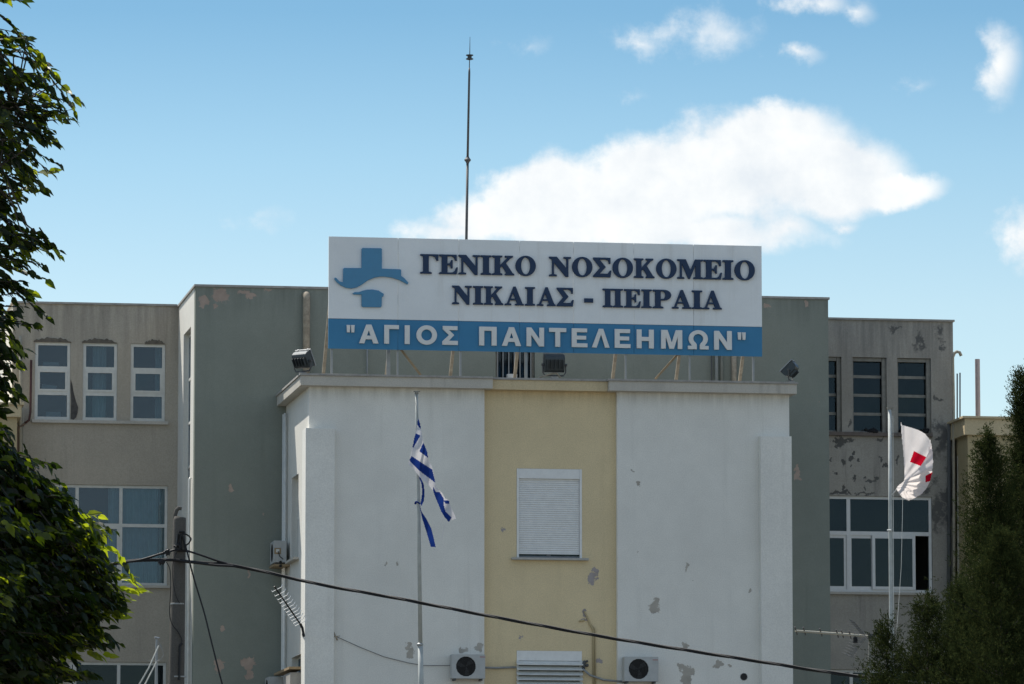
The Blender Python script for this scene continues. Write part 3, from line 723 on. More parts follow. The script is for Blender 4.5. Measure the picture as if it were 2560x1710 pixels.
# cable stapled loosely across the white wall
pipe('wall_cable', [P(764, 1582, YB-.14), P(800, 1588, YB-.14), P(838, 1590, YB-.14), P(842, 1592, YB-.04), P(900, 1618, YB-.03), P(960, 1642, YB-.03), P(1020, 1657, YB-.03), P(1060, 1664, YB-.03), P(1131, 1664, YB-.05)], .008, simple('grey_wall_cable', (.16, .15, .14), .7), 6)
pipe('wall_bracket', [P(834, 1580, YB-.10), P(840, 1593, YB-.16), P(843, 1600, YB-.10)], .018, M_rust, 6)
pipe('wall_bracket', [P(828, 1592, YB-.16), P(850, 1590, YB-.14)], .010, M_rust, 6)
for (pt_) in ([P(1213, 1669, YB-.05), P(1240, 1670, YY-.06), P(1290, 1668, YY-.06)], [P(1457, 1672, YY-.1), P(1475, 1688, YY-.08), P(1510, 1700, YY-.06), P(1562, 1705, YB-.05)]):
    pipe('refrigerant_pipe', pt_, .026, M_galv)
bm = B(); r = rect(1457, 1652, 1470, 1685, YY-.06)
for k in range(10): bmesh.ops.create_icosphere(bm, subdivisions=1, radius=.035+.02*rng.random(), matrix=Matrix.Translation((r[0]+(r[1]-r[0])*rng.random(), YY-.06, r[2]+(r[3]-r[2])*rng.random())))
obj('pipe_joint_wrap', bm, M_mast, H)

# ================================================================== SIGN
YS = YB+.55
M_sgW = stucco('sign_white_sheet', (.84, .86, .86), (), streak=.30, mott=.06, grain=.03, dirtcol=(.45, .42, .36))
M_sgB = stucco('sign_blue_sheet', (.07, .24, .42), (), streak=.25, mott=.06, grain=.03, dirtcol=(.05, .13, .26))
M_navy = simple('navy_letter', (.006, .03, .085), .5, 0, .1)
M_lblue = simple('logo_blue', (.075, .25, .42), .5, 0, .06)
M_lwhite = simple('pale_letter', (.74, .73, .70), .5, 0, .06)
sxs = [P(x, 740, YS).x for x in (821, 995, 1147, 1299, 1434, 1585, 1734, 1905)]
zS1 = P(1363, 603, YS).z; zS0 = P(1363, 881, YS).z; zSm = P(1363, 807, YS).z
SG = thing('hospital_sign', 'wide white and blue roof sign with raised Greek lettering and blue cross logo', 'sign', ((sxs[0]+sxs[-1])/2, YS, ZB-.12))
for a, b in zip(sxs, sxs[1:]):
    jy = random.uniform(-.003, .003)
    bm = B(); box(bm, a+.004, b-.004, YS+jy, YS+.05, zSm+.006, zS1, .003); obj('white_panel', bm, M_sgW, SG)
    bm = B(); box(bm, a+.004, b-.004, YS+jy, YS+.05, zS0, zSm-.002, .003); obj('blue_panel', bm, M_sgB, SG)
def I_(w): return [[(0,0),(.48,0),(.48,.06),(.37,.1),(.37,.9),(.48,.94),(.48,1),(0,1),(0,.94),(.11,.9),(.11,.1),(0,.06)]]
def ell(cx, cy, rx, ry, a0=0, a1=360, n=28):
    return [(cx+rx*math.cos(math.radians(a0+(a1-a0)*i/n)), cy+ry*math.sin(math.radians(a0+(a1-a0)*i/n))) for i in range(n+(0 if abs(a1-a0) >= 360 else 1))]
SER = {
 'Ι': (.48, I_(0)),
 'Γ': (.90, [[(0,0),(.56,0),(.56,.06),(.41,.1),(.41,.93),(.60,.93),(.74,.86),(.82,.68),(.89,.68),(.90,1),(0,1),(0,.94),(.14,.9),(.14,.1),(0,.06)]]),
 'Ε': (.92, [[(0,0),(.86,0),(.92,.34),(.86,.34),(.78,.16),(.66,.07),(.40,.07),(.40,.47),(.48,.47),(.56,.42),(.60,.30),(.66,.30),(.66,.72),(.60,.72),(.56,.60),(.48,.54),(.40,.54),(.40,.93),(.62,.93),(.74,.86),(.80,.70),(.87,.70),(.86,1),(0,1),(0,.94),(.13,.9),(.13,.1),(0,.06)]]),
 'Ν': (1.05, [[(0,0),(.36,0),(.36,.06),(.22,.1),(.22,.72),(.80,-.02),(.92,-.02),(.92,.9),(1.05,.94),(1.05,1),(.70,1),(.70,.94),(.84,.9),(.84,.40),(.36,1),(0,1),(0,.94),(.14,.86),(.14,.1),(0,.06)]]),
 'Κ': (1.10, [[(0,0),(.50,0),(.50,.06),(.39,.1),(.39,.36),(.50,.47),(.72,.10),(.64,.06),(.64,0),(1.10,0),(1.10,.06),(1.02,.10),(.68,.62),(.92,.88),(1.04,.94),(1.04,1),(.64,1),(.64,.94),(.76,.90),(.39,.50),(.39,.9),(.50,.94),(.50,1),(0,1),(0,.94),(.13,.9),(.13,.1),(0,.06)]]),
 'Ο': (1.0, [ell(.5,.5,.5,.52), ell(.5,.5,.235,.45)]),
 'Σ': (.90, [[(0,0),(.86,0),(.90,.34),(.84,.34),(.74,.17),(.32,.17),(.62,.52),(.30,.92),(.62,.92),(.76,.86),(.80,.70),(.86,.70),(.86,1),(0,1),(0,.95),(.35,.48),(0,.06)]]),
 'Μ': (1.28, [[(0,0),(.34,0),(.34,.06),(.22,.1),(.22,.80),(.55,0),(.63,0),(.92,.74),(.92,.1),(.82,.06),(.82,0),(1.28,0),(1.28,.06),(1.17,.1),(1.17,.9),(1.28,.94),(1.28,1),(.90,1),(.66,.42),(.42,1),(0,1),(0,.94),(.13,.9),(.13,.1),(0,.06)]]),
 'Π': (1.05, [[(0,0),(.50,0),(.50,.06),(.39,.1),(.39,.92),(.66,.92),(.66,.1),(.55,.06),(.55,0),(1.05,0),(1.05,.06),(.92,.1),(.92,.9),(1.05,.94),(1.05,1),(0,1),(0,.94),(.13,.9),(.13,.1),(0,.06)]]),
 'Ρ': (.95, [[(0,0),(.54,0),(.54,.06),(.40,.1),(.40,.43),(.58,.43)]+ell(.58,.715,.37,.285,-88,88,14)+[(.58,1),(0,1),(0,.94),(.13,.9),(.13,.1),(0,.06)], [(.40,.50),(.50,.50)]+ell(.52,.715,.14,.215,-88,88,10)+[(.50,.93),(.40,.93)]]),
 'Α': (1.02, [[(0,0),(.34,0),(.34,.06),(.22,.09),(.29,.28),(.60,.28),(.67,.09),(.56,.06),(.56,0),(1.02,0),(1.02,.06),(.94,.09),(.58,1.01),(.47,1.01),(.12,.09),(0,.06)], [(.32,.35),(.445,.70),(.575,.35)]]),
}
SAN = {
 'Α': (1.0, [[(0,0),(.26,0),(.33,.22),(.67,.22),(.74,0),(1,0),(.63,1),(.37,1)], [(.395,.40),(.5,.73),(.605,.40)]]),
 'Γ': (.76, [[(0,0),(.24,0),(.24,.80),(.76,.80),(.76,1),(0,1)]]),
 'Ι': (.25, [[(0,0),(.25,0),(.25,1),(0,1)]]),
 'Ο': (1.06, [ell(.53,.5,.53,.52), ell(.53,.5,.29,.31)]),
 'Σ': (.82, [[(0,0),(.82,0),(.82,.2),(.33,.2),(.62,.52),(.33,.80),(.80,.80),(.80,1),(.02,1),(.02,.84),(.36,.52),(0,.17)]]),
 'Π': (.9, [[(0,0),(.25,0),(.25,.8),(.65,.8),(.65,0),(.9,0),(.9,1),(0,1)]]),
 'Ν': (.9, [[(0,0),(.23,0),(.23,.64),(.66,0),(.9,0),(.9,1),(.67,1),(.67,.36),(.24,1),(0,1)]]),
 'Τ': (.86, [[(.31,0),(.55,0),(.55,.8),(.86,.8),(.86,1),(0,1),(0,.8),(.31,.8)]]),
 'Ε': (.82, [[(0,0),(.82,0),(.82,.19),(.25,.19),(.25,.41),(.75,.41),(.75,.6),(.25,.6),(.25,.81),(.80,.81),(.80,1),(0,1)]]),
 'Λ': (1.0, [[(0,0),(.26,0),(.52,.74),(.76,0),(1,0),(.64,1),(.40,1)]]),
 'Η': (.88, [[(0,0),(.24,0),(.24,.40),(.64,.40),(.64,0),(.88,0),(.88,1),(.64,1),(.64,.6),(.24,.6),(.24,1),(0,1)]]),
 'Μ': (1.08, [[(0,0),(.22,0),(.22,.70),(.43,0),(.65,0),(.86,.70),(.86,0),(1.08,0),(1.08,1),(.76,1),(.54,.30),(.32,1),(0,1)]]),
 'Ω': (1.08, [[(0,0),(.45,0),(.45,.23)]+ell(.54,.56,.27,.27,238,-58,22)+[(.63,.23),(.63,0),(1.08,0),(1.08,.17),(.86,.17)]+ell(.54,.56,.50,.46,-40,220,26)+[(.22,.17),(0,.17)]]),
}
YL = YS-.035
def letter(ch, font, x0, x1, ybase, hpx, mat):
    a, b = P(x0, ybase, YL).x, P(x1, ybase, YL).x
    zb = P((x0+x1)/2, ybase, YL).z; h = P((x0+x1)/2, ybase-hpx, YL).z-zb
    w, loops = font[ch]
    outline_mesh('letter', loops, (a, YL, zb), (b-a)/w, h, .05, mat, SG)
def base(x, ya, xa, yb, xb): return ya+(yb-ya)*(x-xa)/(xb-xa)
L1 = [('Γ',1051,1095.5),('Ε',1098,1144),('Ν',1146.5,1200),('Ι',1202,1228),('Κ',1230.5,1285),('Ο',1289,1339),('Ν',1373,1427),('Ο',1430.5,1480.6),('Σ',1483,1527.6),('Ο',1531.7,1582),('Κ',1585,1635.6),('Ο',1640.7,1690.8),('Μ',1693.5,1756.5),('Ε',1759,1804.5),('Ι',1807,1833),('Ο',1836.6,1886.7)]
for ch, a, b in L1: letter(ch, SER, a, b, base((a+b)/2, 684, 1073, 699, 1820), 48, M_navy)
L2 = [('Ν',1130.5,1179),('Ι',1183,1207),('Κ',1210,1257.5),('Α',1262,1309),('Ι',1313,1337),('Α',1342.5,1388.6),('Σ',1392,1433.6),('Π',1507,1557),('Ε',1560.6,1601.5),('Ι',1604,1628.8),('Ρ',1632,1677.5),('Α',1680,1727.6),('Ι',1730,1755),('Α',1757,1804)]
for ch, a, b in L2: letter(ch, SER, a, b, base((a+b)/2, 760.3, 1155, 773, 1780), 45.5, M_navy)
letter('Ι', {'Ι': (.25, [[(0,0),(.25,0),(.25,1),(0,1)]])}, 1461, 1482.3, 756, 9.5, M_navy)
L3 = [('Α',898,945.5),('Γ',960.8,996.6),('Ι',1012,1023.7),('Ο',1041,1092),('Σ',1106,1144),('Π',1198,1241),('Α',1255,1302),('Ν',1316.5,1359.5),('Τ',1373,1415),('Ε',1429.5,1468),('Λ',1480,1523),('Ε',1537,1575.5),('Η',1592,1634),('Μ',1653,1705),('Ω',1720,1771),('Ν',1785.5,1829)]
for ch, a, b in L3: letter(ch, SAN, a, b, base((a+b)/2, 858, 920, 874, 1807), 46, M_lwhite)
for (x0_, yb_) in ((866.8, 830.5), (877.8, 830.7), (1844.5, 849), (1855.5, 849.2)):
    letter('Ι', {'Ι': (.25, [[(0.03,0),(.22,0),(.25,1),(0,1)]])}, x0_, x0_+8.2, yb_, 17.5, M_lwhite)
def zpoly(pts, kk, ox, oy):
    return [(ox+a/kk, oy+b/kk) for a, b in pts]
def cut(name, pts, Y, depth, mat, parent):
    w = [P(x, y, Y) for x, y in pts]; o = w[0]
    return outline_mesh(name, [[(p.x-o.x, p.z-o.z) for p in w]], (o.x, Y, o.z), 1, 1, depth, mat, parent)
lg = zpoly([(640,196),(646,190),(790,192),(797,198),(797,352),(940,357),(947,362),(948,408),(975,428),(1005,462),(998,472),(970,456),(940,440),(880,420),(820,412),(780,412),(740,420),(690,440),(640,475),(600,497),(560,505),(520,500),(480,482),(445,455),(428,432),(430,422),(440,425),(465,452),(495,460),(497,352),(502,347),(640,347)], 3.136, 700, 560)
cut('logo_cross', lg, YL, .05, M_lblue, SG)
lg2 = zpoly([(570,545),(585,537),(620,535),(650,524),(680,517),(720,515),(770,523),(812,550),(808,568),(797,570),(795,645),(788,652),(650,650),(640,643),(640,552),(580,552)], 3.136, 700, 560)
cut('logo_house', lg2, YL, .05, M_lblue, SG)
# its steelwork: posts down to the roof, leaning back stays and diagonals
zr = ZB-.13
for x_, dk in ((829, 5), (994, 4), (1151, 5), (1315, 7), (1564, 4), (1724, 4), (1883, 5)):
    a = P(x_, 890, YS+.11).x; bm = B(); bar(bm, (a, YS+.11, zr), (a, YS+.11, zS1-.05), dk*.0098, .05); obj('post', bm, M_galv, SG)
for x_ in (821, 980, 1141, 1303, 1550, 1710, 1870):
    a = P(x_, 880, YS+.2).x+.06; bm = B(); bar(bm, (a, YS+.14, zS0+1.5), (a-.04, YS+1.55, zr), .075, .05); obj('stay', bm, M_rust, SG)
for (x0_, y0_, x1_, y1_) in ((998, 868, 1052, 938), (1696, 884, 1638, 948)):
    a, b = P(x0_, y0_, YS+.25), P(x1_, y1_, YS+.25); d = (b-a); bm = B(); bar(bm, a-d*1.5, a+d, .05, .04); obj('diagonal', bm, M_wood, SG)
bm = B()
for z_ in (zS0+.1, zSm, zS1-.15): bar(bm, (sxs[0]+.02, YS+.075, z_), (sxs[-1]-.02, YS+.075, z_), .045, .04)
obj('back_rail', bm, M_galv, SG)
bm = B(); box(bm, P(971, 890, YS+.5).x-.04, P(971, 890, YS+.5).x+.05, YS+.5, YS+.56, zr, zr+1.0); obj('post', bm, M_galv, SG)

# ================================================================== FLOODLIGHTS
def floodlight(label, base_pt, yaw, tilt, k=1.0):
    t = thing('floodlight', label, 'floodlight', base_pt, 'floodlights aimed at the sign')
    bx_, by_, bz_ = base_pt
    w, h, d = .46*k, .40*k, .20*k; c = Vector((bx_, by_, bz_+.34*k))
    M = Matrix.Translation(c) @ Matrix.Rotation(yaw, 4, 'Z') @ Matrix.Rotation(tilt, 4, 'X') @ Matrix.Translation(-c)
    M0 = Matrix.Translation(c) @ Matrix.Rotation(yaw, 4, 'Z') @ Matrix.Translation(-c)
    # housing: front (lamp side) looks to +Y, the rounded back to -Y
    bm = B(); prof = [(.10, -.5), (.0, -.5), (-.07, -.46), (-.11, -.34), (-.11, .28), (-.08, .43), (-.01, .5), (.10, .5)]
    L = [bm.verts.new((c.x-w*.48, c.y+a*k*1.0, c.z+b*h)) for a, b in prof]; R = [bm.verts.new((c.x+w*.48, c.y+a*k*1.0, c.z+b*h)) for a, b in prof]
    for i in range(len(prof)-1): bm.faces.new((L[i], R[i], R[i+1], L[i+1]))
    bm.faces.new((L[-1], R[-1], R[0], L[0])); bm.faces.new(L); bm.faces.new(R)
    bmesh.ops.bevel(bm, geom=[e for e in bm.edges], offset=.008, segments=1, affect='EDGES')
    for i in range(5): box(bm, c.x-w*.40+i*w*.19, c.x-w*.40+i*w*.19+.014, c.y-.17*k, c.y-.10*k, c.z-h*.25, c.z+h*.25)
    bmesh.ops.transform(bm, matrix=M, verts=bm.verts); obj('housing', bm, M_flood, t)
    bm = B(); y_ = c.y+.105*k
    for q in ((-w*.52, w*.52, -h*.54, -h*.45), (-w*.52, w*.52, h*.45, h*.54), (-w*.52, -w*.45, -h*.45, h*.45), (w*.45, w*.52, -h*.45, h*.45)): box(bm, c.x+q[0], c.x+q[1], y_, y_+.03*k, c.z+q[2], c.z+q[3])
    for s in (-1, 1): box(bm, c.x+s*w*.33-.02, c.x+s*w*.33+.02, y_-.02, y_+.034*k, c.z+h*.50, c.z+h*.565)
    bmesh.ops.transform(bm, matrix=M, verts=bm.verts); obj('rim', bm, M_galv, t)
    bm = B(); box(bm, c.x-w*.45, c.x+w*.45, y_+.008, y_+.014, c.z-h*.45, c.z+h*.45); bmesh.ops.transform(bm, matrix=M, verts=bm.verts); obj('glass', bm, M_glass, t)
    bm = B(); ww = w*.56
    tube(bm, [(c.x-ww, c.y, c.z-.03*k), (c.x-ww, c.y, c.z-.2*k), (c.x-ww*.8, c.y, c.z-.27*k), (c.x+ww*.8, c.y, c.z-.27*k), (c.x+ww, c.y, c.z-.2*k), (c.x+ww, c.y, c.z-.03*k)], .016*k, 8)
    tube(bm, [(c.x, c.y, c.z-.27*k), (c.x, c.y, bz_)], .022*k, 8)
    for s in (-1, 1): tube(bm, [(c.x+s*ww-.03, c.y, c.z-.03*k), (c.x+s*ww+.03, c.y, c.z-.03*k)], .03*k, 8)
    bmesh.ops.transform(bm, matrix=M0, verts=bm.verts); obj('bracket', bm, M_mast, t)
    bm = B(); box(bm, bx_-.09, bx_+.09, by_-.06, by_+.06, bz_, bz_+.05, .01); obj('foot', bm, M_coping, t)
    return t
p = P(757, 930, YB-.05); floodlight('dark grey floodlight on the left corner of the cornice, tilted up towards the sign', (p.x, YB-.02, ZB), math.radians(-48), math.radians(28))
p = P(1387, 945, YB-.1); fl = floodlight('dark floodlight at the middle of the cornice, seen from behind above the ochre bay', (p.x, YB-.02, ZB), 0, math.radians(14), 1.08)
bm = B(); a = P(1345, 943, YB+.05); b = P(1380, 928, YB-.05); c_ = P(1392, 928, YB-.05); d_ = P(1402, 940, YB-.05)
tube(bm, [(a.x, YB+.0, ZB+.02), (b.x, YB-.05, ZB+.12), (c_.x, YB-.05, ZB+.13), (d_.x, YB-.05, ZB+.02)], .02, 6); obj('stand_arm', bm, M_rust, fl)
p = P(1977, 950, YB-.05); floodlight('dark grey floodlight on the right corner of the cornice, tilted towards the sign', (p.x, YB-.02, ZB), math.radians(66), math.radians(46), .95)

# ================================================================== LIGHTNING ROD
YM = YT+2.0
b0 = P(1166, 640, YM); LR = thing('lightning_rod', 'tall thin steel lightning rod rising behind the roof sign', 'lightning rod', (b0.x, YM, ZT-.2))
def mp(x, y): return P(x, y, YM)
bm = B(); tube(bm, [(b0.x, YM, ZT-.2), mp(1166, 597), mp(1169, 401)], [.040, .036, .034], 10); obj('lower_tube', bm, M_mast, LR, True)
bm = B(); tube(bm, [mp(1169, 400), mp(1173.2, 182), mp(1173.4, 170)], [.031, .028, .020], 10); obj('upper_tube', bm, M_mast, LR, True)
c = mp(1169, 400); bm = B(); lathe(bm, c, [(.035, -.09), (.045, -.06), (.085, -.01), (.085, .01), (.045, .06), (.035, .09)], 12); obj('coupling', bm, M_mast, LR)
bm = B(); tube(bm, [mp(1173.4, 170), mp(1174.5, 130), mp(1175, 92)], [.012, .011, .005], 8); obj('needle', bm, M_mast, LR)
c = mp(1174, 143); bm = B(); lathe(bm, c, [(.05, -.07), (.095, -.055), (.095, -.035), (.055, -.03), (.055, .03), (.095, .04), (.095, .06), (.05, .065)], 14); obj('emitter_drum', bm, M_flood, LR)
for q in range(3):
    pass

# ================================================================== AIR CONDITIONERS
def ac_unit(label, cx, yfront, zbot, w=.86, h=.62, d=.32, group='air conditioner outdoor units on the walls'):
    """front towards -Y"""
    t = thing('ac_unit', label, 'air conditioner', (cx, yfront, zbot), group)
    bm = B(); x0, x1 = cx-w/2, cx+w/2
    R = h*.42; fx = cx-w*.08; fz = zbot+h*.5; n = 16
    # front face with a round opening
    box(bm, x0, x1, yfront+.04, yfront+d, zbot, zbot+h, .012)
    obj('casing', bm, M_ac, t)
    bm = B(); ring = [(fx+R*math.cos(2*math.pi*k/n+math.pi/n), fz+R*math.sin(2*math.pi*k/n+math.pi/n)) for k in range(n)]
    def edge(k):
        a = 2*math.pi*k/n+math.pi/n; ca, sa = math.cos(a), math.sin(a)
        tx = ((x1 if ca > 0 else x0)-fx)/ca if abs(ca) > 1e-6 else 1e9; tz = ((zbot+h if sa > 0 else zbot)-fz)/sa if abs(sa) > 1e-6 else 1e9
        s = min(tx, tz); return (fx+s*ca, fz+s*sa)
    corners = {}
    O = [edge(k) for k in range(n)]
    vi = [bm.verts.new((a, yfront, b)) for a, b in ring]; vo = [bm.verts.new((a, yfront, b)) for a, b in O]; vb = [bm.verts.new((a, yfront+.035, b)) for a, b in ring]; vob = [bm.verts.new((a, yfront+.04, b)) for a, b in O]
    for k in range(n):
        j = (k+1) % n; a, b = O[k], O[j]
        if abs(a[0]-b[0]) > 1e-4 and abs(a[1]-b[1]) > 1e-4:
            cxx = x1 if max(a[0], b[0]) > x1-1e-4 else x0; czz = zbot+h if max(a[1], b[1]) > zbot+h-1e-4 else zbot
            vc = bm.verts.new((cxx, yfront, czz)); vcb = bm.verts.new((cxx, yfront+.04, czz)); bm.faces.new((vi[k], vo[k], vc, vo[j], vi[j])); bm.faces.new((vo[k], vob[k], vcb, vc)); bm.faces.new((vc, vcb, vob[j], vo[j]))
        else: bm.faces.new((vi[k], vo[k], vo[j], vi[j])); bm.faces.new((vo[k], vob[k], vob[j], vo[j]))
        bm.faces.new((vi[k], vi[j], vb[j], vb[k]))
    obj('front_panel', bm, M_ac, t)
    bm = B(); bm.faces.new([bm.verts.new((a, yfront+.034, b)) for a, b in ring]); obj('fan_well', bm, M_dark, t)
    bm = B()
    for k in range(3):
        a = 2*math.pi*k/3+.4
        vs = [(fx, fz), (fx+R*.85*math.cos(a), fz+R*.85*math.sin(a)), (fx+R*.9*math.cos(a+.5), fz+R*.9*math.sin(a+.5)), (fx+R*.5*math.cos(a+.8), fz+R*.5*math.sin(a+.8))]
        bm.faces.new([bm.verts.new((p_, yfront+.026, q_)) for p_, q_ in vs])
    obj('fan', bm, simple('fan_grey', (.05, .052, .054), .6) if 'fan_grey' not in MATS else MATS['fan_grey'], t)
    bm = B()
    for k in range(-7, 8):
        dx = R*k/8; hh = math.sqrt(R*R-dx*dx); box(bm, fx+dx-.003, fx+dx+.003, yfront+.002, yfront+.009, fz-hh, fz+hh)
    for rr in (.33, .66): 
        tube(bm, [(fx+R*rr*math.cos(2*math.pi*k/20), yfront+.012, fz+R*rr*math.sin(2*math.pi*k/20)) for k in range(21)], .0035, 4)
    obj('grille', bm, M_dark, t)
    bm = B(); box(bm, x0+.06, x0+.10, yfront+.02, yfront+d+.05, zbot-.05, zbot-.002); box(bm, x1-.10, x1-.06, yfront+.02, yfront+d+.05, zbot-.05, zbot-.002); obj('bracket', bm, M_mast, t)
    return t
M_logo = simple('faint_red_print', (.35, .12, .12), .6)
r = rect(1130, 1636, 1213, 1696, YB-.36); u1 = ac_unit('white outdoor air conditioner on the white wall left of the louvred window', (r[0]+r[1])/2, YB-.36, r[2], r[1]-r[0], r[3]-r[2])
r = rect(1561, 1642, 1646, 1703, YB-.36); u2 = ac_unit('white outdoor air conditioner on the white wall right of the louvred window', (r[0]+r[1])/2, YB-.36, r[2], r[1]-r[0], r[3]-r[2])
for u in (u1, u2):
    l_ = u.location; bm = B(); box(bm, l_.x+.27, l_.x+.40, YB-.363, YB-.359, l_.z+.50, l_.z+.518); obj('maker_mark', bm, M_logo, u)
def rotated_unit(label, X, Ya, z, w, h, d, flip=True):
    t = ac_unit(label, 0, 0, 0, w, h, d); t.location = (X, Ya, z); t.rotation_euler = (0, 0, -math.pi/2); return t
# unit hung on the sunny side wall near the tower, looking left
ysd = PX(712, 1385, XBL).y
pa = P(676, 1412, ysd-.3); pb = P(708, 1358, ysd-.3)
uu = rotated_unit('white air conditioner on a shelf at the left side wall, pipe hatch towards the street', pa.x, (YT-.55), pa.z, .86, pb.z-pa.z, .30)
y_s = YT-.55-.43
bm = B(); box(bm, pa.x-.02, XBL+.1, y_s-.02, YT-.1, pa.z-.09, pa.z-.04); sh = obj('ac_shelf', bm, M_wood, H)
# hatch and valves on the end of that unit (faces the street)
def onend(bm_fn, name, mat):
    bm = B(); bm_fn(bm); o = obj(name, bm, mat); o.parent = uu; o.matrix_parent_inverse = (Matrix.Translation(uu.location) @ Matrix.Rotation(-math.pi/2, 4, 'Z')).inverted(); return o
hx0, hz0 = P(693, 1378, y_s).x, P(693, 1378, y_s).z
onend(lambda b: box(b, hx0-.07, hx0+.09, y_s-.006, y_s+.003, hz0-.07, hz0+.08), 'hatch', M_wood)
onend(lambda b: box(b, hx0-.03, hx0+.05, y_s-.03, y_s-.006, hz0-.03, hz0+.05), 'terminal', M_frameW)
onend(lambda b: tube(b, [(hx0+.02, y_s-.03, hz0), (hx0+.05, y_s-.06, hz0-.12), (hx0+.14, y_s-.04, hz0-.2)], .010, 6), 'cable', M_dark)
onend(lambda b: [tube(b, [(hx0+.08, y_s+.0, hz0-.27-q), (hx0+.08, y_s-.06, hz0-.27-q)], .035, 10) for q in (0, .09)], 'valve', M_dark)
# second unit lower down, just entering the frame
pc = P(672, 1752, y_s); pd = P(710, 1692, y_s)
rotated_unit('grey shaded air conditioner low in the corner, cut by the lower picture edge', pc.x, YT-.6, pc.z, .86, pd.z-pc.z, .34)
# narrow canopy and cupboard under it on the side wall
zk = PX(735, 1680, XBL).z
bm = B(); box(bm, XBL-.34, XBL-.004, YB+.9, YT-.6, zk-.03, zk+.03); obj('side_canopy', bm, M_wood, H)
bm = B(); box(bm, XBL-.30, XBL-.004, YB+1.0, YB+2.4, zk-1.6, zk-.1, .01); obj('meter_cupboard', bm, M_coping, H)

# ================================================================== FLAGPOLES AND FLAGS
YF1 = 116.0
FPs = thing('flagpole', 'slim pale steel flagpole carrying the torn blue and white flag', 'flagpole', (P(1052, 1710, YF1).x, YF1, 0), 'flagpoles')
def fp1(x, y): return P(x, y, YF1)
bt = fp1(1053, 1722)
bm = B(); tube(bm, [(bt.x+.05, YF1, 0), bt, fp1(1051, 1612)], [.062, .060, .058], 12); obj('lower_pole', bm, M_pole, FPs, True)
bm = B(); tube(bm, [fp1(1051, 1611), fp1(1047, 1300), fp1(1043, 1080), fp1(1041.5, 980)], [.048, .042, .036, .033], 12); obj('upper_pole', bm, M_pole, FPs, True)
c = fp1(1041.5, 979); bm = B(); box(bm, c.x-.075, c.x+.075, YF1-.03, YF1+.03, c.z-.008, c.z+.012); tube(bm, [c-Vector((0, 0, .06)), c], .045, 10); obj('cap', bm, M_steel, FPs)
c = fp1(1050, 1612); bm = B(); lathe(bm, c, [(.06, -.03), (.072, -.01), (.072, .02), (.05, .04)], 12); obj('collar', bm, M_galv, FPs)
YF2 = 114.0
FPt = thing('flagpole', 'grey green flagpole carrying the white flag before the right wing', 'flagpole', (P(2230, 1600, YF2).x, YF2, 0), 'flagpoles')
def fp2(x, y): return P(x, y, YF2)
bm = B(); bt = fp2(2229, 1610); tube(bm, [(bt.x+.03, YF2, 0), bt, fp2(2226, 1300), fp2(2224.5, 1025)], [.060, .050, .045, .038], 12); obj('pole', bm, M_pole, FPt, True)
c = fp2(2225, 1020); bm = B(); box(bm, c.x-.07, c.x+.08, YF2-.03, YF2+.03, c.z-.008, c.z+.018); box(bm, c.x+.03, c.x+.065, YF2-.02, YF2+.02, c.z-.07, c.z); obj('cap', bm, M_steel, FPt)
bm = B(); tube(bm, [fp2(2231, 1040)+Vector((0, -.05, 0)), fp2(2232, 1300)+Vector((0, -.05, 0)), fp2(2233, 1590)+Vector((0, -.05, 0))], .007, 5); obj('halyard', bm, M_frameW, FPt)
bm = B(); c = fp2(2222, 1326); tube(bm, [c+Vector((-.05, -.04, 0)), c+Vector((.05, -.06, 0))], .02, 6); obj('cleat', bm, M_paper, FPt)

def cloth(name, col, trans=.4):
    m, g, out = newmat(name); pos = g.n('ShaderNodeNewGeometry').outputs['Position']
    wv = g.noise(pos, 60, 2); cc = g.mix(g.mr(g.noise(pos, 4, 4), .3, .7), c4(tuple(c*.85 for c in col)), c4(col))
    d = g.n('ShaderNodeBsdfDiffuse'); t = g.n('ShaderNodeBsdfTranslucent'); g.put(d.inputs[0], cc); g.put(t.inputs[0], cc)
    bn = g.n('ShaderNodeBump'); bn.inputs['Strength'].default_value = .2; bn.inputs['Distance'].default_value = .004; g.put(bn.inputs['Height'], wv); g.t.links.new(bn.outputs[0], d.inputs['Normal'])
    mx = g.n('ShaderNodeMixShader'); mx.inputs[0].default_value = trans; g.t.links.new(d.outputs[0], mx.inputs[1]); g.t.links.new(t.outputs[0], mx.inputs[2]); g.t.links.new(mx.outputs[0], out.inputs[0])
    return m
M_fw = cloth('flag_white_cloth', (.72, .70, .72), .30); M_fb = cloth('flag_blue_cloth', (.016, .045, .23), .30)
M_rw = cloth('white_flag_cloth', (.84, .78, .75), .5); M_rr = cloth('red_patch_cloth', (.56, .006, .025), .5)
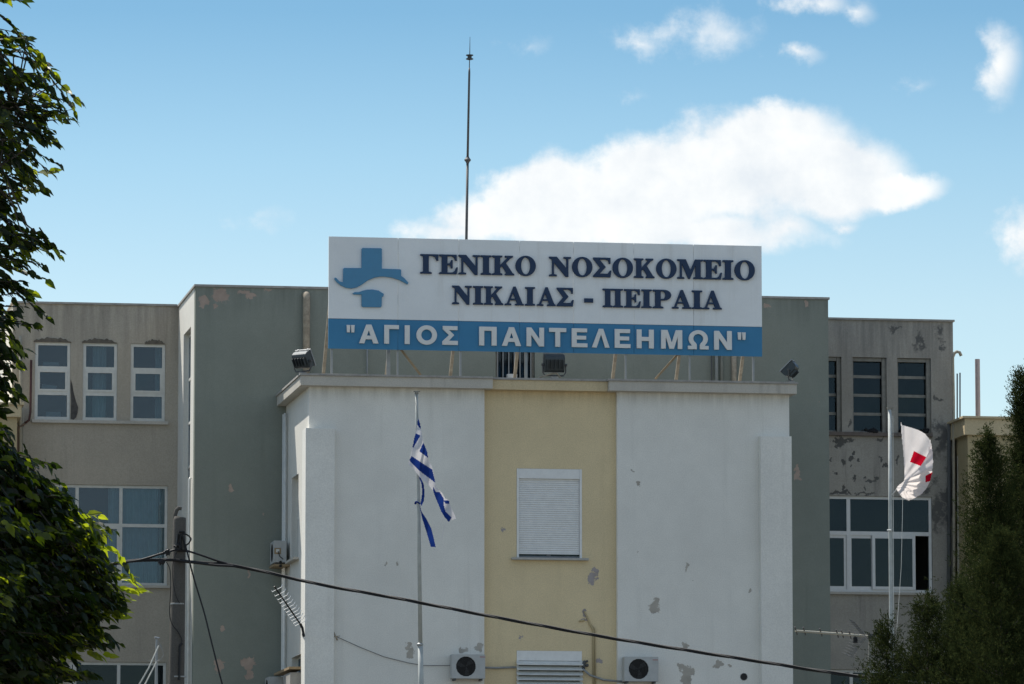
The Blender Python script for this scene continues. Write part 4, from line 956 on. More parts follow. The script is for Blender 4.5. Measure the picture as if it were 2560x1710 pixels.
def clothmesh(name, outline, zones, kk, ox, oy, Y, yfun, mats, step=1.6, parent=None, origin=None):
    """cloth panel: a fine grid trimmed to its outline, bellied by yfun; zones = dyed areas"""
    pts = [(ox+a/kk, oy+b/kk) for a, b in outline]; zs = [[(ox+a/kk, oy+b/kk) for a, b in z] for z in zones]
    xs = [p[0] for p in pts]; ys = [p[1] for p in pts]
    gx = np.arange(min(xs)-step, max(xs)+step*2, step); gy = np.arange(min(ys)-step, max(ys)+step*2, step)
    CX, CY = np.meshgrid(gx[:-1]+step/2, gy[:-1]+step/2)
    ins = inpoly(CX, CY, pts); mi = np.zeros(CX.shape, int)
    for z in zs: mi[inpoly(CX, CY, z)] = 1
    idx = -np.ones((len(gy), len(gx)), int); V = []; F = []; MI = []
    def vid(j, i):
        if idx[j, i] < 0:
            idx[j, i] = len(V); p = P(gx[i], gy[j], Y); dy = yfun((gx[i]-ox)*kk, (gy[j]-oy)*kk); r = (p-Vector((0, 0, CAMZ)))*((Y+dy)/Y); V.append((r.x, r.y, r.z+CAMZ))
        return idx[j, i]
    for j in range(len(gy)-1):
        for i in range(len(gx)-1):
            if ins[j, i]: F.append((vid(j+1, i), vid(j+1, i+1), vid(j, i+1), vid(j, i))); MI.append(mi[j, i])
    return mesh_np(name, V, F, mats, parent, True, MI)
kz = 3.136
GF = thing('torn_flag', 'ragged blue and white striped Greek flag hanging limp from the left flagpole', 'flag', fp1(1044, 1045))
gout = [(330,330),(345,370),(355,430),(375,530),(400,590),(412,660),(440,715),(455,770),(465,830),(472,872),(500,900),(520,920),(545,963),(575,970),(578,1000),(592,1040),(610,1075),(618,1095),(630,1120),(612,1122),(595,1132),(588,1122),(572,1145),(540,1110),(510,1060),(490,1010),(465,950),(448,900),(430,880),(420,862),(410,850),(340,790),(300,735),(250,690),(265,650),(275,590),(290,540),(305,460),(320,400)]
gz = [[(328,330),(347,365),(355,422),(325,385)], [(313,450),(348,468),(288,570),(285,520)], [(372,520),(404,585),(408,642),(340,590)], [(280,628),(442,735),(466,838),(330,735),(260,660)],
      [(448,868),(470,908),(500,910),(532,962),(530,1010),(545,1060),(592,1110),(572,1148),(535,1112),(500,1060),(475,990),(450,920)], [(525,975),(572,978),(577,1002),(545,1000)]]
clothmesh('cloth', gout, gz, kz, 940, 940, YF1-.15, lambda a, b: .05*math.sin(a*.05+b*.012)+.04*math.sin(b*.02)-.02, [M_fw, M_fb], 1.4, GF)
st = [(335,790),(352,800),(375,850),(382,920),(375,980),(358,1018),(348,1003),(358,950),(362,900),(355,840)]
clothmesh('upper_streamer', st, [], kz, 940, 940, YF1-.15, lambda a, b: .03*math.sin(b*.03), [M_fb], 1.2, GF)
st = [(340,990),(355,1060),(395,1120),(435,1200),(455,1280),(468,1342),(430,1340),(410,1270),(385,1190),(360,1110),(345,1040)]
clothmesh('lower_streamer', st, [], kz, 940, 940, YF1-.15, lambda a, b: .04*math.sin(b*.02), [M_fb], 1.2, GF)
c = fp1(1043.5, 1257); bm = B(); tube(bm, [(c.x+.055*math.cos(2*math.pi*k/12), YF1+.055*math.sin(2*math.pi*k/12), c.z+.02*math.sin(k)) for k in range(13)], .018, 6); obj('knot', bm, M_fb, GF)
bm = B(); tube(bm, [fp1(940+548/kz, 940+1140/kz), fp1(940+530/kz, 940+1210/kz), fp1(940+515/kz, 940+1283/kz)], .005, 4); tube(bm, [fp1(940+448/kz, 940+1345/kz), fp1(940+460/kz, 940+1366/kz), fp1(940+480/kz, 940+1366/kz), fp1(940+498/kz, 940+1352/kz)], .006, 4); obj('loose_thread', bm, M_fw, GF)
bm = B(); tube(bm, [fp1(1041, 985)+Vector((0, -.04, 0)), fp1(1038.5, 1010)+Vector((0, -.06, 0)), fp1(1044, 1048)+Vector((0, -.06, 0))], .006, 4); obj('cord', bm, M_steel, GF)

RF = thing('white_flag', 'billowing white flag with red square patches beside the right flagpole', 'flag', fp2(2252, 1060))
kr = 4.9
rout = [(745,365),(760,405),(850,430),(960,465),(1040,510),(1090,570),(1120,640),(1135,740),(1140,860),(1128,990),(1105,1090),(1060,1180),(1000,1250),(930,1290),(870,1320),(840,1330),(800,1310),(760,1290),(720,1240),(690,1180),(720,1140),(775,1090),(790,1060),(790,960),(775,720),(755,520)]
rz1 = [(905,722),(1062,800),(995,908),(858,858)]; rz2 = [(1050,1025),(1140,980),(1125,1085),(1045,1108)]
fold = [(1122,640),(1095,730),(1062,800),(990,915),(900,1010),(830,1070),(775,1110)]
def foldx(b):
    ys = [p[1] for p in fold]; xs = [p[0] for p in fold]; return np.interp(b, ys, xs)
def ry(a, b):
    # belly: upper sheet swings back to the right, lower sheet hangs nearer to us; creases radiate from the tied corner
    hem = .10*math.exp(-((a-800)/35)**2)
    d = math.atan2(b-1120, a-740); dist = math.hypot(b-1120, a-740)
    cre = .018*math.sin(d*16)*min(1, dist/200)
    if a < foldx(b) or b < 640: return .30*math.sin(max(0, min(1, (a-740)/400))*math.pi*.5)-hem+cre
    return -.10+.30*math.sin(max(0, min(1, (b-700)/600))*math.pi)*-1+cre*1.6
upper = [p for p in rout[:8]]+[(1122,660),(1095,730),(1062,800),(990,915),(900,1010),(830,1070),(775,1110)]+[(790,1060),(790,960),(775,720),(755,520)]
lower = [(1115,640),(1135,740),(1140,860),(1128,990),(1105,1090),(1060,1180),(1000,1250),(930,1290),(870,1320),(840,1330),(800,1310),(760,1290),(720,1240),(690,1180),(720,1140),(775,1098),(830,1060),(900,1000),(990,905),(1062,790),(1095,720)]
clothmesh('upper_fold', upper, [rz1], kr, 2100, 980, YF2, lambda a, b: ry(min(a, foldx(b)-1) if b > 640 else a, b), [M_rw, M_rr], 1.3, RF)
clothmesh('lower_fold', lower, [rz2], kr, 2100, 980, YF2, lambda a, b: ry(max(a, foldx(b)+1), max(641, b))-.03, [M_rw, M_rr], 1.3, RF)
back = [(1100,560),(1130,740),(1132,860),(1120,990),(1090,1090),(1050,1170),(990,1235),(900,1280),(800,1290),(730,1220),(760,1130),(880,1050),(990,950),(1080,820)]
clothmesh('back_fold', back, [], kr, 2100, 980, YF2+.10, lambda a, b: .08*math.sin(a*.01)+.04*math.sin(b*.013), [M_rw, M_rr], 2.5, RF)
bm = B(); tube(bm, [fp2(2100+700/kr, 980+1175/kr)+Vector((0, -.1, 0)), fp2(2100+638/kr, 980+1252/kr)+Vector((0, -.04, 0)), fp2(2226, 1240)], .012, 5); tube(bm, [fp2(2100+790/kr, 980+1085/kr)+Vector((0, -.15, 0)), fp2(2100+775/kr, 980+1130/kr)+Vector((0, -.2, 0)), fp2(2100+770/kr, 980+1205/kr)+Vector((0, -.2, 0))], .010, 5); obj('tie_cord', bm, M_frameW, RF)
bm = B(); tube(bm, [fp2(2100+768/kr, 980+1290/kr), fp2(2256, 1300), fp2(2253, 1420), fp2(2241, 1590), fp2(2233, 1680)], .006, 4); obj('trailing_cord', bm, M_frameW, RF)

# ================================================================== UTILITY POLE AND CABLES
YP = 100.0
def up(x, y, d=0): return P(x, y, YP+d)
UP = thing('utility_pole', 'grey concrete utility pole with cable clamps in front of the left wing', 'utility pole', (up(440, 1710).x, YP, 0))
bt = up(441, 1720); bm = B(); tube(bm, [(bt.x-.02, YP, 0), bt, up(449, 1300), up(450, 1293)], [.20, .155, .125, .118], 18); obj('shaft', bm, M_conc, UP, True)
bm = B(); tube(bm, [up(437, 1300), up(438, 1288), up(441, 1276), up(447, 1270), up(454, 1272)], [.030, .036, .042, .042, .034], 10); obj('lifting_hook', bm, M_conc, UP, True)
for y_, r_ in ((1510, .146), (1692, .162)):
    c = up(444, y_); bm = B(); lathe(bm, c, [(r_-.008, -.015), (r_, -.012), (r_, .012), (r_-.008, .015)], 18); obj('band', bm, M_galv, UP)
bm = B()
for (a, b) in (((447, 1330), (462, 1330)), ((449, 1338), (460, 1345)), ((445, 1335), (441, 1370)), ((452, 1335), (450, 1375)), ((458, 1340), (464, 1376)), ((438, 1374), (466, 1378))):
    tube(bm, [up(*a, -.16), up(*b, -.17)], .022, 6)
for k in range(16):
    p = up(449+rng.normal()*4, 1355+rng.random()*22, -.17); bmesh.ops.create_icosphere(bm, subdivisions=1, radius=.02+.03*rng.random(), matrix=Matrix.Translation(p))
obj('cable_clamp', bm, M_dark, UP)
bm = B(); tube(bm, [up(448, 1700, -.16), up(450, 1615, -.16), up(456, 1608, -.16)], .025, 6); obj('conduit', bm, M_dark, UP)
def spl(pts, n=8):
    pts = [Vector(p) for p in pts]; out = []
    for i in range(len(pts)-1):
        p0, p1, p2, p3 = pts[max(i-1, 0)], pts[i], pts[i+1], pts[min(i+2, len(pts)-1)]
        for k in range(n):
            t = k/n; out.append(.5*((2*p1)+(-p0+p2)*t+(2*p0-5*p1+4*p2-p3)*t*t+(-p0+3*p1-3*p2+p3)*t**3))
    out.append(pts[-1]); return out
def cable(label, pts, r, mat=M_rubber, group='cables at the utility pole', n=6, tw=0):
    bm = B(); q = spl(pts)
    if tw:
        L = 0; A = []; Bp = []
        for i, p in enumerate(q):
            if i: L += (q[i]-q[i-1]).length
            o = Vector((0, math.cos(L*5.5), math.sin(L*5.5)))*r*.75; A.append(p+o); Bp.append(p-o)
        tube(bm, A, r*.8, n); tube(bm, Bp, r*.8, n)
    else: tube(bm, q, r, n)
    o = obj('cable', bm, mat, None, True); return tag(o, label, 'cable', group)
main = [(-2600, 1480), (-1200, 1500), (-300, 1480), (0, 1440), (150, 1422), (275, 1411), (345, 1401), (420, 1400), (470, 1404), (560, 1411), (650, 1427), (800, 1461), (1000, 1497), (1250, 1545), (1540, 1597), (1900, 1654), (2145, 1690), (2600, 1742), (3400, 1810), (4800, 1880)]
def mainY(x): return YP-.2 if x < 600 else YP-.2-(x-600)*.004
def dens(pts, n=7):
    out = []
    for a, b in zip(pts, pts[1:]):
        for k in range(n): t = k/n; out.append((a[0]+(b[0]-a[0])*t, a[1]+(b[1]-a[1])*t))
    out.append(pts[-1]); return out
bm = B(); M3 = [P(x, y, mainY(x)) for x, y in main]; q = spl(M3, 24)
L = 0; strands = [[], [], []]
for i, p in enumerate(q):
    if i: L += (q[i]-q[i-1]).length
    for s in range(3):
        a = L*2.2+s*2.094; strands[s].append(p+Vector((0, math.cos(a), math.sin(a)))*.017)
for s in strands: tube(bm, s, .018, 6)
tag(obj('cable', bm, M_rubber, None, True), 'thick twisted black cable sagging across the front of the white block', 'cable', 'cables at the utility pole')
cable('cable rising to the pole left of its clamp above the thick cable', [up(300, 1407, -.25), up(350, 1400, -.22), up(400, 1385, -.2), up(428, 1377, -.18), up(442, 1373, -.17)], .022)
cable('cable running down right from the pole clamp into the thick cable', [up(464, 1376, -.17), up(500, 1387, -.2), up(550, 1404, -.2), up(600, 1416, -.2)], .020)
cable('slack black cable bowing below the thick cable right of the pole', [up(430, 1399, -.22), up(480, 1406, -.25), up(540, 1413, -.28), up(590, 1416, -.24), up(625, 1423, -.2)], .024)
cable('thin black drop wire slanting down right from the pole to the picture edge', [up(456, 1338, -.2), up(463, 1362, -.2), up(472, 1395, -.3), up(483, 1440, -.32), up(510, 1530, -.4), up(530, 1610, -.5), up(556, 1712, -.6), up(590, 1830, -.7)], .016)
cable('loop of black cable sticking out right of the pole clamp', [up(455, 1334, -.18), up(468, 1337, -.2), up(477, 1347, -.2), up(472, 1358, -.2), up(465, 1363, -.18)], .015)
cable('thin wire hanging along the left edge of the utility pole', [up(416, 1405, -.2), up(425, 1425, -.2), up(427, 1470, -.2), up(424, 1530, -.2), up(430, 1560, -.18), up(445, 1580, -.17), up(455, 1600, -.17), up(452, 1612, -.17)], .009)
cable('thin dark wire crossing the middle of the utility pole', [up(441, 1380, -.2), up(432, 1410, -.19), up(432, 1450, -.18), up(440, 1490, -.17), up(449, 1508, -.16)], .007)
for (x_, y_, lb) in ((419, 1381, 'black bolted clamp on the rising cable left of the pole'), (403, 1405, 'black bolted clamp hanging under the thick cable left of the pole')):
    bm = B(); c = up(x_, y_, -.2)
    for k in range(12):
        bmesh.ops.create_icosphere(bm, subdivisions=1, radius=.028+.012*rng.random(), matrix=Matrix.Translation(c+Vector((rng.normal()*.022, rng.normal()*.02, rng.normal()*.018))))
    box(bm, c.x-.06, c.x+.05, c.y-.03, c.y+.03, c.z-.03, c.z+.03); tube(bm, [c+Vector((-.02, 0, -.07)), c+Vector((-.02, 0, .07))], .014, 6); tube(bm, [c+Vector((.03, 0, -.06)), c+Vector((.03, 0, .06))], .014, 6)
    tag(obj('cable_connector', bm, M_dark), lb, 'clamp', 'cable clamps')
# small aerial mast with its stays left of the pole
YQ = 98.0
def aq(x, y, d=0): return P(x, y, YQ+d)
SM = thing('stayed_mast', 'small thin mast with slanting stays left of the utility pole', 'mast', (aq(391, 1710).x, YQ, 0))
b = aq(390.5, 1720); bm = B(); tube(bm, [(b.x, YQ, 0), b, aq(391.5, 1598)], [.045, .03, .020], 8); tube(bm, [aq(386, 1594), aq(398, 1596)], .022, 8); obj('tube', bm, M_galv, SM)
bm = B(); tube(bm, [aq(397, 1614, -.1), aq(372, 1670, -.3), aq(346, 1715, -.4), aq(300, 1800, -.5)], .014, 6); tube(bm, [aq(391, 1655, -.1), aq(362, 1712, -.35), aq(330, 1780, -.45)], .014, 6); obj('stay', bm, simple('white_stay_rope', (.42, .42, .38), .8), SM)
bm = B(); tube(bm, spl([aq(393, 1600), aq(404, 1620, -.1), aq(408, 1638, -.1), aq(395, 1652, -.1), aq(375, 1652, -.1), aq(366, 1646, -.1)]), .005, 4); obj('loose_wire', bm, M_galv, SM)

# ================================================================== ANTENNAS
def yagi(label, pts_boom, mast_pts, n_el, lens, upv, mat_b, mat_e, r=.012, tilt=None):
    a, b = pts_boom
    t = thing('tv_antenna', label, 'antenna', mast_pts[0], 'television antennas')
    bm = B(); tube(bm, [a, b], r*1.6, 8); obj('boom', bm, mat_b, t)
    d = (b-a)
    for k in range(n_el):
        s = (k+.5)/n_el; s = s**.78
        c = a+d*s; L = lens[0]+(lens[1]-lens[0])*s
        for sg in (-1, 1):
            bm = B(); e = upv*sg
            off = tilt if tilt is not None else Vector((0, 0, 0))
            tube(bm, [c, c+e*L*.8+off*L*.0, c+e*L+off*L*.35], r*.9, 6); obj('element', bm, mat_e, t)
    return t
YQ1 = YB-1.2
def an(x, y, d=0): return P(x, y, YQ1+d)
M_sun = simple('bare_aluminium_rod', (.75, .75, .73), .35, .4, .1)
mb = an(759, 1588); t = yagi('television antenna with many bright bent rods near the left corner of the white block', (an(686, 1466, -.35), an(752, 1562, .25)), [(XBL-.12, YQ1+.3, mb.z)], 12, (.15, .17), (Vector((-.80, -.1, -.42))).normalized(), M_dark, M_sun, .011, Vector((.2, .0, 1)))
bm = B(); tube(bm, [an(750, 1558, .25), an(756, 1570, .3), an(760, 1592, .3)], .030, 8); obj('mast_clamp', bm, M_dark, t)
bm = B(); tube(bm, [an(758, 1578, .3), (XBL-.1, YB+.3, an(758, 1578).z), (XBL+.0, YB+.3, an(758, 1578).z)], .016, 6); obj('wall_arm', bm, M_dark, t)
YQ2 = 88.0
def am(x, y, d=0): return P(x, y, YQ2+d)
mt = am(2176, 1590)
t = thing('tv_antenna', 'long television antenna with mesh reflector on a thin mast before the right wing', 'antenna', (mt.x, YQ2, 0), 'television antennas')
bm = B(); tube(bm, [(mt.x-.08, YQ2, 0), am(2172, 1700), mt], .030, 8); obj('mast', bm, M_steel, t)
bm = B(); tube(bm, [am(1988, 1577), am(2100, 1585), am(2180, 1592)], [.018, .022, .022], 8); obj('boom', bm, simple('chalky_boom', (.45, .42, .34), .7), t)
for x_, y_ in ((1990, 1578), (2011, 1579), (2052, 1582), (2093, 1585), (2106, 1586), (2125, 1588)):
    bm = B(); c = am(x_, y_); tube(bm, [c+Vector((-.04, -.09, .07)), c+Vector((.04, .09, -.05))], .012, 6); obj('element', bm, M_mast, t)
bm = B(); c = am(2138, 1600); box(bm, c.x-.035, c.x+.035, YQ2-.04, YQ2+.04, c.z-.05, c.z+.05, .01); tube(bm, [c, am(2138, 1588)], .012, 6); obj('dipole_box', bm, M_dark, t)
bm = B(); box(bm, mt.x-.05, mt.x+.05, YQ2-.04, YQ2+.04, mt.z-.05, mt.z+.04, .008); obj('clamp', bm, M_mast, t)
bm = B()
for s, (cx_, cy_) in ((1, (2135, 1551)), (-1, (2128, 1640))):   # two reflector grids leaning apart
    base_ = am(2160, 1590); tip = am(cx_, cy_); u = tip-base_; v = Vector((.02, .34, .05)); side = Vector((-.34, 0, -.12*s))
    for k in range(9): tube(bm, [base_+u*(k/8)+side*.0-v*.8, base_+u*(k/8)+side*.35+v*.8], .0035, 4)
    for k in range(7): f = -0.8+1.6*k/6; tube(bm, [base_+v*f, base_+u*1.05+v*f+side*.1], .0035, 4)
obj('reflector_mesh', bm, M_mast, t)

# ================================================================== BROADLEAF TREE (left foreground)
def leafmat(name='leaf_green', sunlit=False):
    m, g, out = newmat(name); 
    pos = g.n('ShaderNodeNewGeometry').outputs['Position']
    oi = g.noise(pos, 9, 3); o2 = g.noise(pos, 1.6, 2)
    c = g.mix(g.mr(oi, .3, .7), (.007, .016, .005, 1), (.016, .032, .008, 1)); c = g.mix(g.mr(o2, .35, .65, 0, .5), c, (.020, .030, .006, 1))
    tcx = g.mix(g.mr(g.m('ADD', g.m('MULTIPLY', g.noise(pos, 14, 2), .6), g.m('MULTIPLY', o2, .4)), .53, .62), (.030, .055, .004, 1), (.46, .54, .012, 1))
    if sunlit: tcx = g.mix(g.mr(oi, .3, .7), (.34, .46, .01, 1), (.62, .68, .03, 1)); c = g.mix(.6, c, (.09, .12, .01, 1))  # brighter copy of the leaf, sunlight put into its colour
    d = g.n('ShaderNodeBsdfPrincipled'); g.put(d.inputs['Base Color'], c); d.inputs['Roughness'].default_value = .42; d.inputs['Specular IOR Level'].default_value = .35
    t = g.n('ShaderNodeBsdfTranslucent'); g.put(t.inputs[0], tcx)
    mx = g.n('ShaderNodeMixShader'); mx.inputs[0].default_value = .42; g.t.links.new(d.outputs[0], mx.inputs[1]); g.t.links.new(t.outputs[0], mx.inputs[2]); g.t.links.new(mx.outputs[0], out.inputs[0])
    return m
M_leaf = leafmat(); M_sunleaf = leafmat('sunlit_leaf', True); M_bark = simple('tree_bark', (.055, .045, .035), .95, 0, .4, 12, .6)
YD = 32.0; PXM = FP/YD            # pixels per metre there
bpts = [(-700,-900),(-400,-350),(-150,-40),(-60,40),(0,62),(30,18),(55,8),(70,48),(100,84),(140,118),(180,150),(215,190),(260,208),(300,204),(340,186),(380,160),(415,172),(440,150),(480,112),(505,45),(535,66),(580,112),(610,150),(650,150),(680,118),(720,100),(760,108),(800,104),(850,92),(890,66),(950,38),(990,56),(1040,34),(1090,16),(1130,52),(1180,108),(1230,146),(1270,196),(1320,258),(1360,276),(1420,288),(1470,318),(1510,308),(1550,284),(1600,262),(1640,235),(1700,186),(1760,150),(1850,60),(2000,-200),(2200,-800)]
by_ = np.array([p[0] for p in bpts], float); bx_ = np.array([p[1] for p in bpts], float)
def Bd(y):
    y = np.asarray(y, float); return np.interp(y, by_, bx_)
def rag(y): return 17*math.sin(y*.071+1.3)+13*math.sin(y*.153+.4)+9*math.sin(y*.31)+6
leafV = np.array([(0,0,0),(.0,.34,-.03),(0,.70,-.04),(0,1.02,-.10),(-.24,.22,.05),(-.22,.55,.04),(.24,.22,.05),(.22,.55,.04)], float)
leafF = np.array([(0,6,1),(0,1,4),(1,6,7),(1,7,2),(1,2,5),(1,5,4),(2,7,3),(2,3,5)], int)
def frames(dirs, roll):
    d = dirs/np.linalg.norm(dirs, axis=1, keepdims=True); up0 = np.tile(np.array([0, 0, 1.0]), (len(d), 1)); up0[np.abs(d[:, 2]) > .95] = (1, 0, 0)
    s = np.cross(d, up0); s /= np.linalg.norm(s, axis=1, keepdims=True); n = np.cross(s, d)
    c, sn = np.cos(roll)[:, None], np.sin(roll)[:, None]
    return s*c+n*sn, d, n*c-s*sn
twigs = []; LP = []; LD = []; LS = []; LK = []; LY = []
def ptree(x, y, dy):
    p = P(x, y, YD+dy); return np.array(p)
def add_twigs(n, y0, y1, r0, r1, dm, gap=0.0):
    for _ in range(n):
        y = rng.uniform(y0, y1); r = rng.uniform(r0, r1); x = Bd(y)-r-14+rag(y)*(1.9 if y > 1120 else 1)
        if gap and math.sin(y*.045+x*.023)+math.sin(y*.019-x*.06+1)+rng.normal()*.35 > gap: continue
        dep = rng.uniform(-1, 1)*(.12+min(r/500, 1)*dm)
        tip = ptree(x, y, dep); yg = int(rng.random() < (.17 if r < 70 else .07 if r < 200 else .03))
        L = rng.uniform(.18, .38); d = np.array([rng.uniform(.3, 1.0), rng.uniform(-.5, .5), rng.uniform(-.75, .15)]); d /= np.linalg.norm(d)
        st_ = tip-d*L; twigs.append((st_, tip)); k = int(L/.035)
        for i in range(k):
            t = (i+1)/k; p = st_+(tip-st_)*t
            sd = d*rng.uniform(.4, 1.0)+np.array([rng.uniform(-.1, .4), rng.normal()*.5, rng.uniform(-.8, .15)])
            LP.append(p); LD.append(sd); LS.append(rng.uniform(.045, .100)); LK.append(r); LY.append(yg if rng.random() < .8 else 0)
add_twigs(430, -60, 1120, 4, 200, .8, gap=.75)
add_twigs(70, 860, 1140, 0, 90, .5)
add_twigs(45, 0, 900, 2, 45, .4, gap=.4)
add_twigs(14, 600, 1060, 0, 60, .4)
add_twigs(160, -60, 1120, 70, 230, 1.1)
add_twigs(640, 1120, 1800, 20, 340, .9)
add_twigs(900, 1150, 1800, 40, 360, 2.2)
add_twigs(150, 1190, 1740, 0, 80, .5, gap=.6)
# long shoots low on the crown's right side, sunlight put into their leaf colour
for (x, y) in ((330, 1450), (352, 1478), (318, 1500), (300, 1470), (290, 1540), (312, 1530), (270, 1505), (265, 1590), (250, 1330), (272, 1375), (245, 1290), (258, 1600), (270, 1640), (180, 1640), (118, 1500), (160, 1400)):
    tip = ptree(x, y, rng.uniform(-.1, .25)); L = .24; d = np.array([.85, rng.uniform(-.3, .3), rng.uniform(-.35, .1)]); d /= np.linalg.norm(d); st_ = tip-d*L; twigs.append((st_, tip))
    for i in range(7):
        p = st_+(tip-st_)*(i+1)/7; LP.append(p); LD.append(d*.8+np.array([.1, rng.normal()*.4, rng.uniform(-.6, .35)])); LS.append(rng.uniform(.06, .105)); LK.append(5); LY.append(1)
add_twigs(1500, -500, 2050, 230, 1500, 1.7)
add_twigs(260, -500, 2050, 140, 330, 1.2, gap=1.0)
LP = np.array(LP); LD = np.array(LD); LS = np.array(LS); LK = np.array(LK); LY = np.array(LY); N = len(LP)
roll = rng.normal(0, .7, N); Sx, Dy, Nz = frames(LD, roll)
allV = LP[:, None, :]+LS[:, None, None]*(leafV[None, :, 0, None]*Sx[:, None, :]*rng.uniform(.8, 1.25, N)[:, None, None]+leafV[None, :, 1, None]*Dy[:, None, :]+leafV[None, :, 2, None]*Nz[:, None, :])
TR = thing('broadleaf_tree', 'broadleaf tree with pointed backlit leaves at the left edge of the picture', 'tree', (float(P(-500, 1500, YD).x), YD, 0))
# nearest, most readable leaves become objects of their own
cen = LP+Dy*LS[:, None]*.5
rel = cen-np.array([0, 0, CAMZ]); zc = rel@np.array(FW); pxx = 1280+FP*(rel@np.array(RT))/zc; pyy = 855-FP*(rel@np.array(UPV))/zc
vis = (pxx > 0) & (pyy > 0) & (pyy < 1710)
score = np.where(vis, np.clip(140-(Bd(pyy)-pxx), 0, 140)/140+(33.5-cen[:, 1])*.5+LS*4, -9)
pick = np.argsort(-score)[:290]; rest = np.ones(N, bool); rest[pick] = False
lme = bpy.data.meshes.new('leaf'); lme.from_pydata([tuple(v) for v in leafV], [], [tuple(int(i) for i in f) for f in leafF]); lme.materials.append(M_leaf); lme.update()
lyme = lme.copy(); lyme.materials.clear(); lyme.materials.append(M_sunleaf)
tb = np.array(wloc(TR))
for i in pick:
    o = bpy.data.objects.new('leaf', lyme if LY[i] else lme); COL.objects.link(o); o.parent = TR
    s = LS[i]; R = Matrix(((Sx[i][0]*s, Dy[i][0]*s, Nz[i][0]*s, LP[i][0]-tb[0]), (Sx[i][1]*s, Dy[i][1]*s, Nz[i][1]*s, LP[i][1]-tb[1]), (Sx[i][2]*s, Dy[i][2]*s, Nz[i][2]*s, LP[i][2]-tb[2]), (0, 0, 0, 1))); o.matrix_basis = R
RV = allV[rest]; nn = len(RV); FF = (leafF[None]+(np.arange(nn)*8)[:, None, None]).reshape(-1, 3)
o = mesh_np('foliage', RV.reshape(-1, 3), FF, [M_leaf, M_sunleaf], TR, False, np.repeat(LY[rest], 8)); o['kind'] = 'stuff'
# trunk, limbs, branchlets
tx = float(P(-700, 1500, YD).x)
bm = B(); tube(bm, [(tx-.1, YD+.1, 0), (tx-.05, YD, 1.5), (tx, YD, 3.0), (tx+.1, YD-.05, 4.4), (tx+.12, YD, 5.8), (tx+.05, YD, 7.2), (tx, YD+.1, 8.6)], [.24, .20, .17, .14, .10, .06, .02], 12); obj('trunk', bm, M_bark, TR, True)
bm = B(); limbs = []
for k in range(16):
    z0 = 3.0+k*.36; y_ = 1710-(z0-3.35)*PXM+0
    y_ = 2380-(z0+.3-1.7)*PXM; xt = float(np.interp(y_, by_, bx_))-170; e = ptree(min(xt, 90), y_, rng.uniform(-.4, .4)); s_ = np.array([tx+.05, YD, z0-.5]); m_ = (s_+e)/2+np.array([0, rng.uniform(-.2, .2), .12])
    tube(bm, spl([s_, m_, e], 5), [.035-.031*i/10 for i in range(11)], 6); limbs.append((s_, m_, e))
obj('limb', bm, M_bark, TR, True)['kind'] = 'stuff'
bm = B(); lm = np.array([l[1]*(1-t)+l[2]*t for l in limbs for t in np.linspace(0, 1, 8)])
for (a, b) in twigs[:1400]:
    tube(bm, [a, b], [.006, .0025], 3, False)
    i = np.argmin(np.linalg.norm(lm-a, axis=1))
    if np.linalg.norm(lm[i]-a) < .45: tube(bm, [lm[i], a], [.007, .005], 3, False)
o = obj('twigs', bm, M_bark, TR); o['kind'] = 'stuff'

# ================================================================== CONIFERS (right foreground)
def conmat(name, a, b):
    m, g, out = newmat(name); pos = g.n('ShaderNodeNewGeometry').outputs['Position']
    c = g.mix(g.mr(g.noise(pos, 5, 4), .35, .65), c4(a), c4(b)); c = g.mix(g.mr(g.noise(pos, 40, 2), .5, .75, 0, .6), c, (.13, .125, .035, 1))
    d = g.n('ShaderNodeBsdfDiffuse'); g.put(d.inputs[0], c); t = g.n('ShaderNodeBsdfTranslucent'); g.put(t.inputs[0], c)
    mx = g.n('ShaderNodeMixShader'); mx.inputs[0].default_value = .25; g.t.links.new(d.outputs[0], mx.inputs[1]); g.t.links.new(t.outputs[0], mx.inputs[2]); g.t.links.new(mx.outputs[0], out.inputs[0]); return m
M_con = conmat('cypress_green', (.014, .023, .009), (.040, .054, .019))
tuftV = np.array([(0,-.1,0),(.42,.45,.06),(0,1,.12),(-.42,.45,.06)], float)
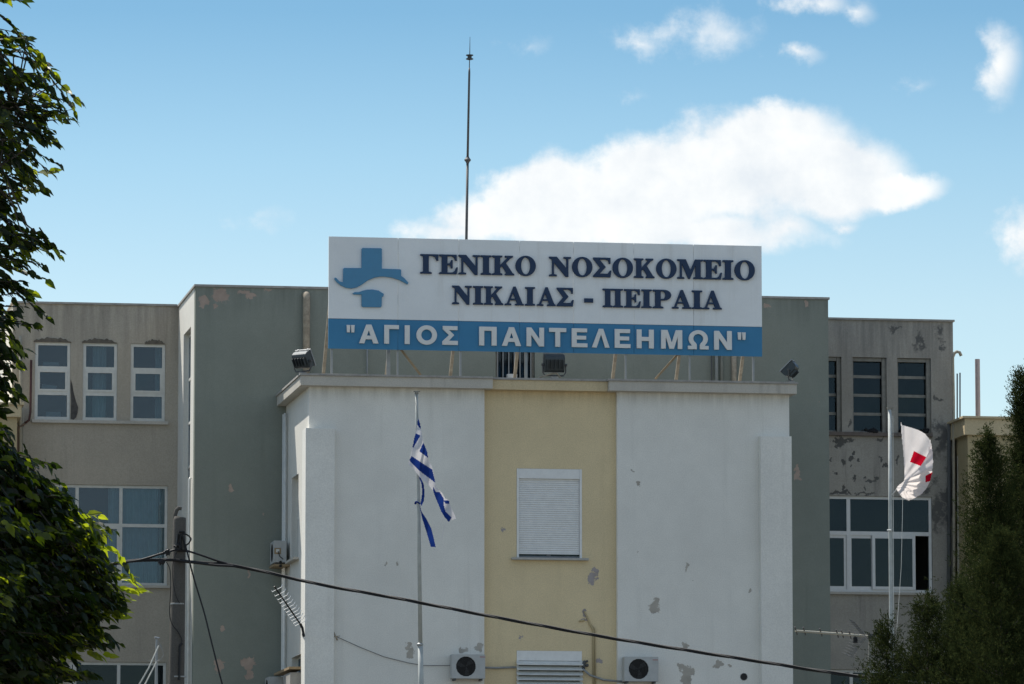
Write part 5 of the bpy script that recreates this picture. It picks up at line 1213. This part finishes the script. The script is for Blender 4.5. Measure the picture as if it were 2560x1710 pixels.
def conifer(label, apx, apy, Y, prof, nb, seed, squash=1.0):
    """prof: [(metres below the top, radius)]"""
    r_ = np.random.default_rng(seed); top = P(apx, apy, Y); H_ = top.z
    t = thing('conifer', label, 'conifer tree', (top.x, Y, 0), 'conifers at the right edge')
    pd = np.array([p[0] for p in prof]); pr_ = np.array([p[1] for p in prof]); dmax = H_-.5
    # branches
    nb = int(nb*1.6); dist = r_.uniform(0.05, min(dmax, 5.6), nb)
    wgt = np.interp(dist, pd, pr_); keep = r_.random(nb) < np.clip(wgt/pr_.max()+.30, 0, 1); dist = dist[keep]; n = len(dist)
    R = np.interp(dist, pd, pr_)*(.38+.55*r_.random(n)**.6); th_ = r_.uniform(0, 2*np.pi, n)
    R *= 1+.28*np.sin(th_*3+dist*4.1)+.22*np.sin(th_*5-dist*7.7)
    out = np.stack([np.cos(th_), np.sin(th_)*squash, np.zeros(n)], 1)
    rise = r_.uniform(.25, .75, n)
    tipp = np.array([top.x, Y, H_])-np.stack([0*dist, 0*dist, dist], 1)+out*R[:, None]+np.stack([0*dist, 0*dist, R*rise*.25], 1)
    basep = tipp-out*R[:, None]-np.stack([0*dist, 0*dist, R*rise], 1)
    Q, K = 6, 17                                  # sprays per branch, tufts per spray
    t_ = 1-(r_.random((n, Q))**1.3)*.8
    sc_ = basep[:, None]*(1-t_[..., None])+tipp[:, None]*t_[..., None]+r_.normal(size=(n, Q, 3))*(.05+.10*R[:, None, None])
    sd_ = (tipp-basep)[:, None]/np.linalg.norm(tipp-basep, axis=1)[:, None, None]*.8+np.array([0, 0, .6])+r_.normal(size=(n, Q, 3))*.45
    sd_ /= np.linalg.norm(sd_, axis=2, keepdims=True); sl_ = r_.uniform(.10, .24, (n, Q, 1, 1))
    al = r_.random((n, Q, K, 1))
    pos = sc_[:, :, None]+sd_[:, :, None]*sl_*al+r_.normal(size=(n, Q, K, 3))*(.028*(1.25-al))
    dirs = sd_[:, :, None]*.9+r_.normal(size=(n, Q, K, 3))*.45
    # leader
    nl = 260; hl = r_.random(nl)**.7*.8; lp = np.stack([top.x+r_.normal(size=nl)*(.015+.05*hl), Y+r_.normal(size=nl)*(.015+.05*hl), H_-hl], 1); ld = np.stack([r_.normal(size=nl)*.5, r_.normal(size=nl)*.5, np.ones(nl)], 1)
    pos = np.concatenate([pos.reshape(-1, 3), lp]); dirs = np.concatenate([dirs.reshape(-1, 3), ld]); N_ = len(pos)
    sz = r_.uniform(.026, .058, N_); A, D, C = frames(dirs, r_.uniform(0, 6.28, N_))
    V = pos[:, None]+sz[:, None, None]*(tuftV[None, :, 0, None]*A[:, None]*.34+tuftV[None, :, 1, None]*D[:, None]+tuftV[None, :, 2, None]*C[:, None])
    F = (np.array([0, 1, 2, 3])[None]+(np.arange(N_)*4)[:, None])
    o = mesh_np('foliage', V.reshape(-1, 3), F, M_con, t); o['kind'] = 'stuff'
    bm = B(); tube(bm, [(top.x, Y, 0), (top.x, Y, H_*.5), (top.x, Y, H_-.1)], [.10, .035, .003], 8); obj('trunk', bm, M_cbark, t, True)
    bm = B()
    for i in range(0, n, 12): tube(bm, [basep[i], (basep[i]+tipp[i])/2-np.array([0, 0, .03]), tipp[i]], [.012, .008, .003], 3, False)
    o = obj('branches', bm, M_cbark, t); o['kind'] = 'stuff'
    for k in range(14):
        i = int(r_.integers(n)); 
    return t
YC = 80.0
M_cbark = simple('cypress_bark', (.022, .018, .014), .95)
conifer('tallest dark conifer, its spire cut by the right picture edge', 2556, 935, YC+1.5, [(0, .02), (.4, .08), (1.0, .18), (1.6, .30), (2.4, .58), (4, 1.05), (8, 1.4)], 1050, 11)
conifer('slender pointed conifer standing before the sand coloured annex', 2474, 1082, YC, [(0, .02), (.3, .10), (.7, .26), (1.2, .42), (1.8, .50), (3, .68), (5, 1.0)], 900, 12)
conifer('broad low conifer in front of the slender one, beside the wide window', 2400, 1462, YC-1.2, [(0, .04), (.3, .13), (.8, .34), (1.5, .80), (3, 1.1)], 700, 13)
conifer('shorter bushy conifer reaching up to the right end of the wall below the open window', 2318, 1496, YC-2.4, [(0, .04), (.3, .15), (.8, .40), (1.5, .75), (3, 1.0)], 620, 14)
conifer('lowest conifer tip covering the foot of the right flagpole', 2216, 1560, YC-1.8, [(0, .02), (.25, .10), (.6, .28), (1.0, .42), (2, .8)], 560, 15)
conifer('dense dark conifer filling the lower right picture corner', 2500, 1330, YC-3.4, [(0, .06), (.4, .28), (1, .65), (1.7, 1.0), (3, 1.5)], 1000, 16)

if S.render.engine == 'CYCLES' or True:
    try: S.cycles.max_bounces = 8; S.cycles.transparent_max_bounces = 12
    except Exception: pass
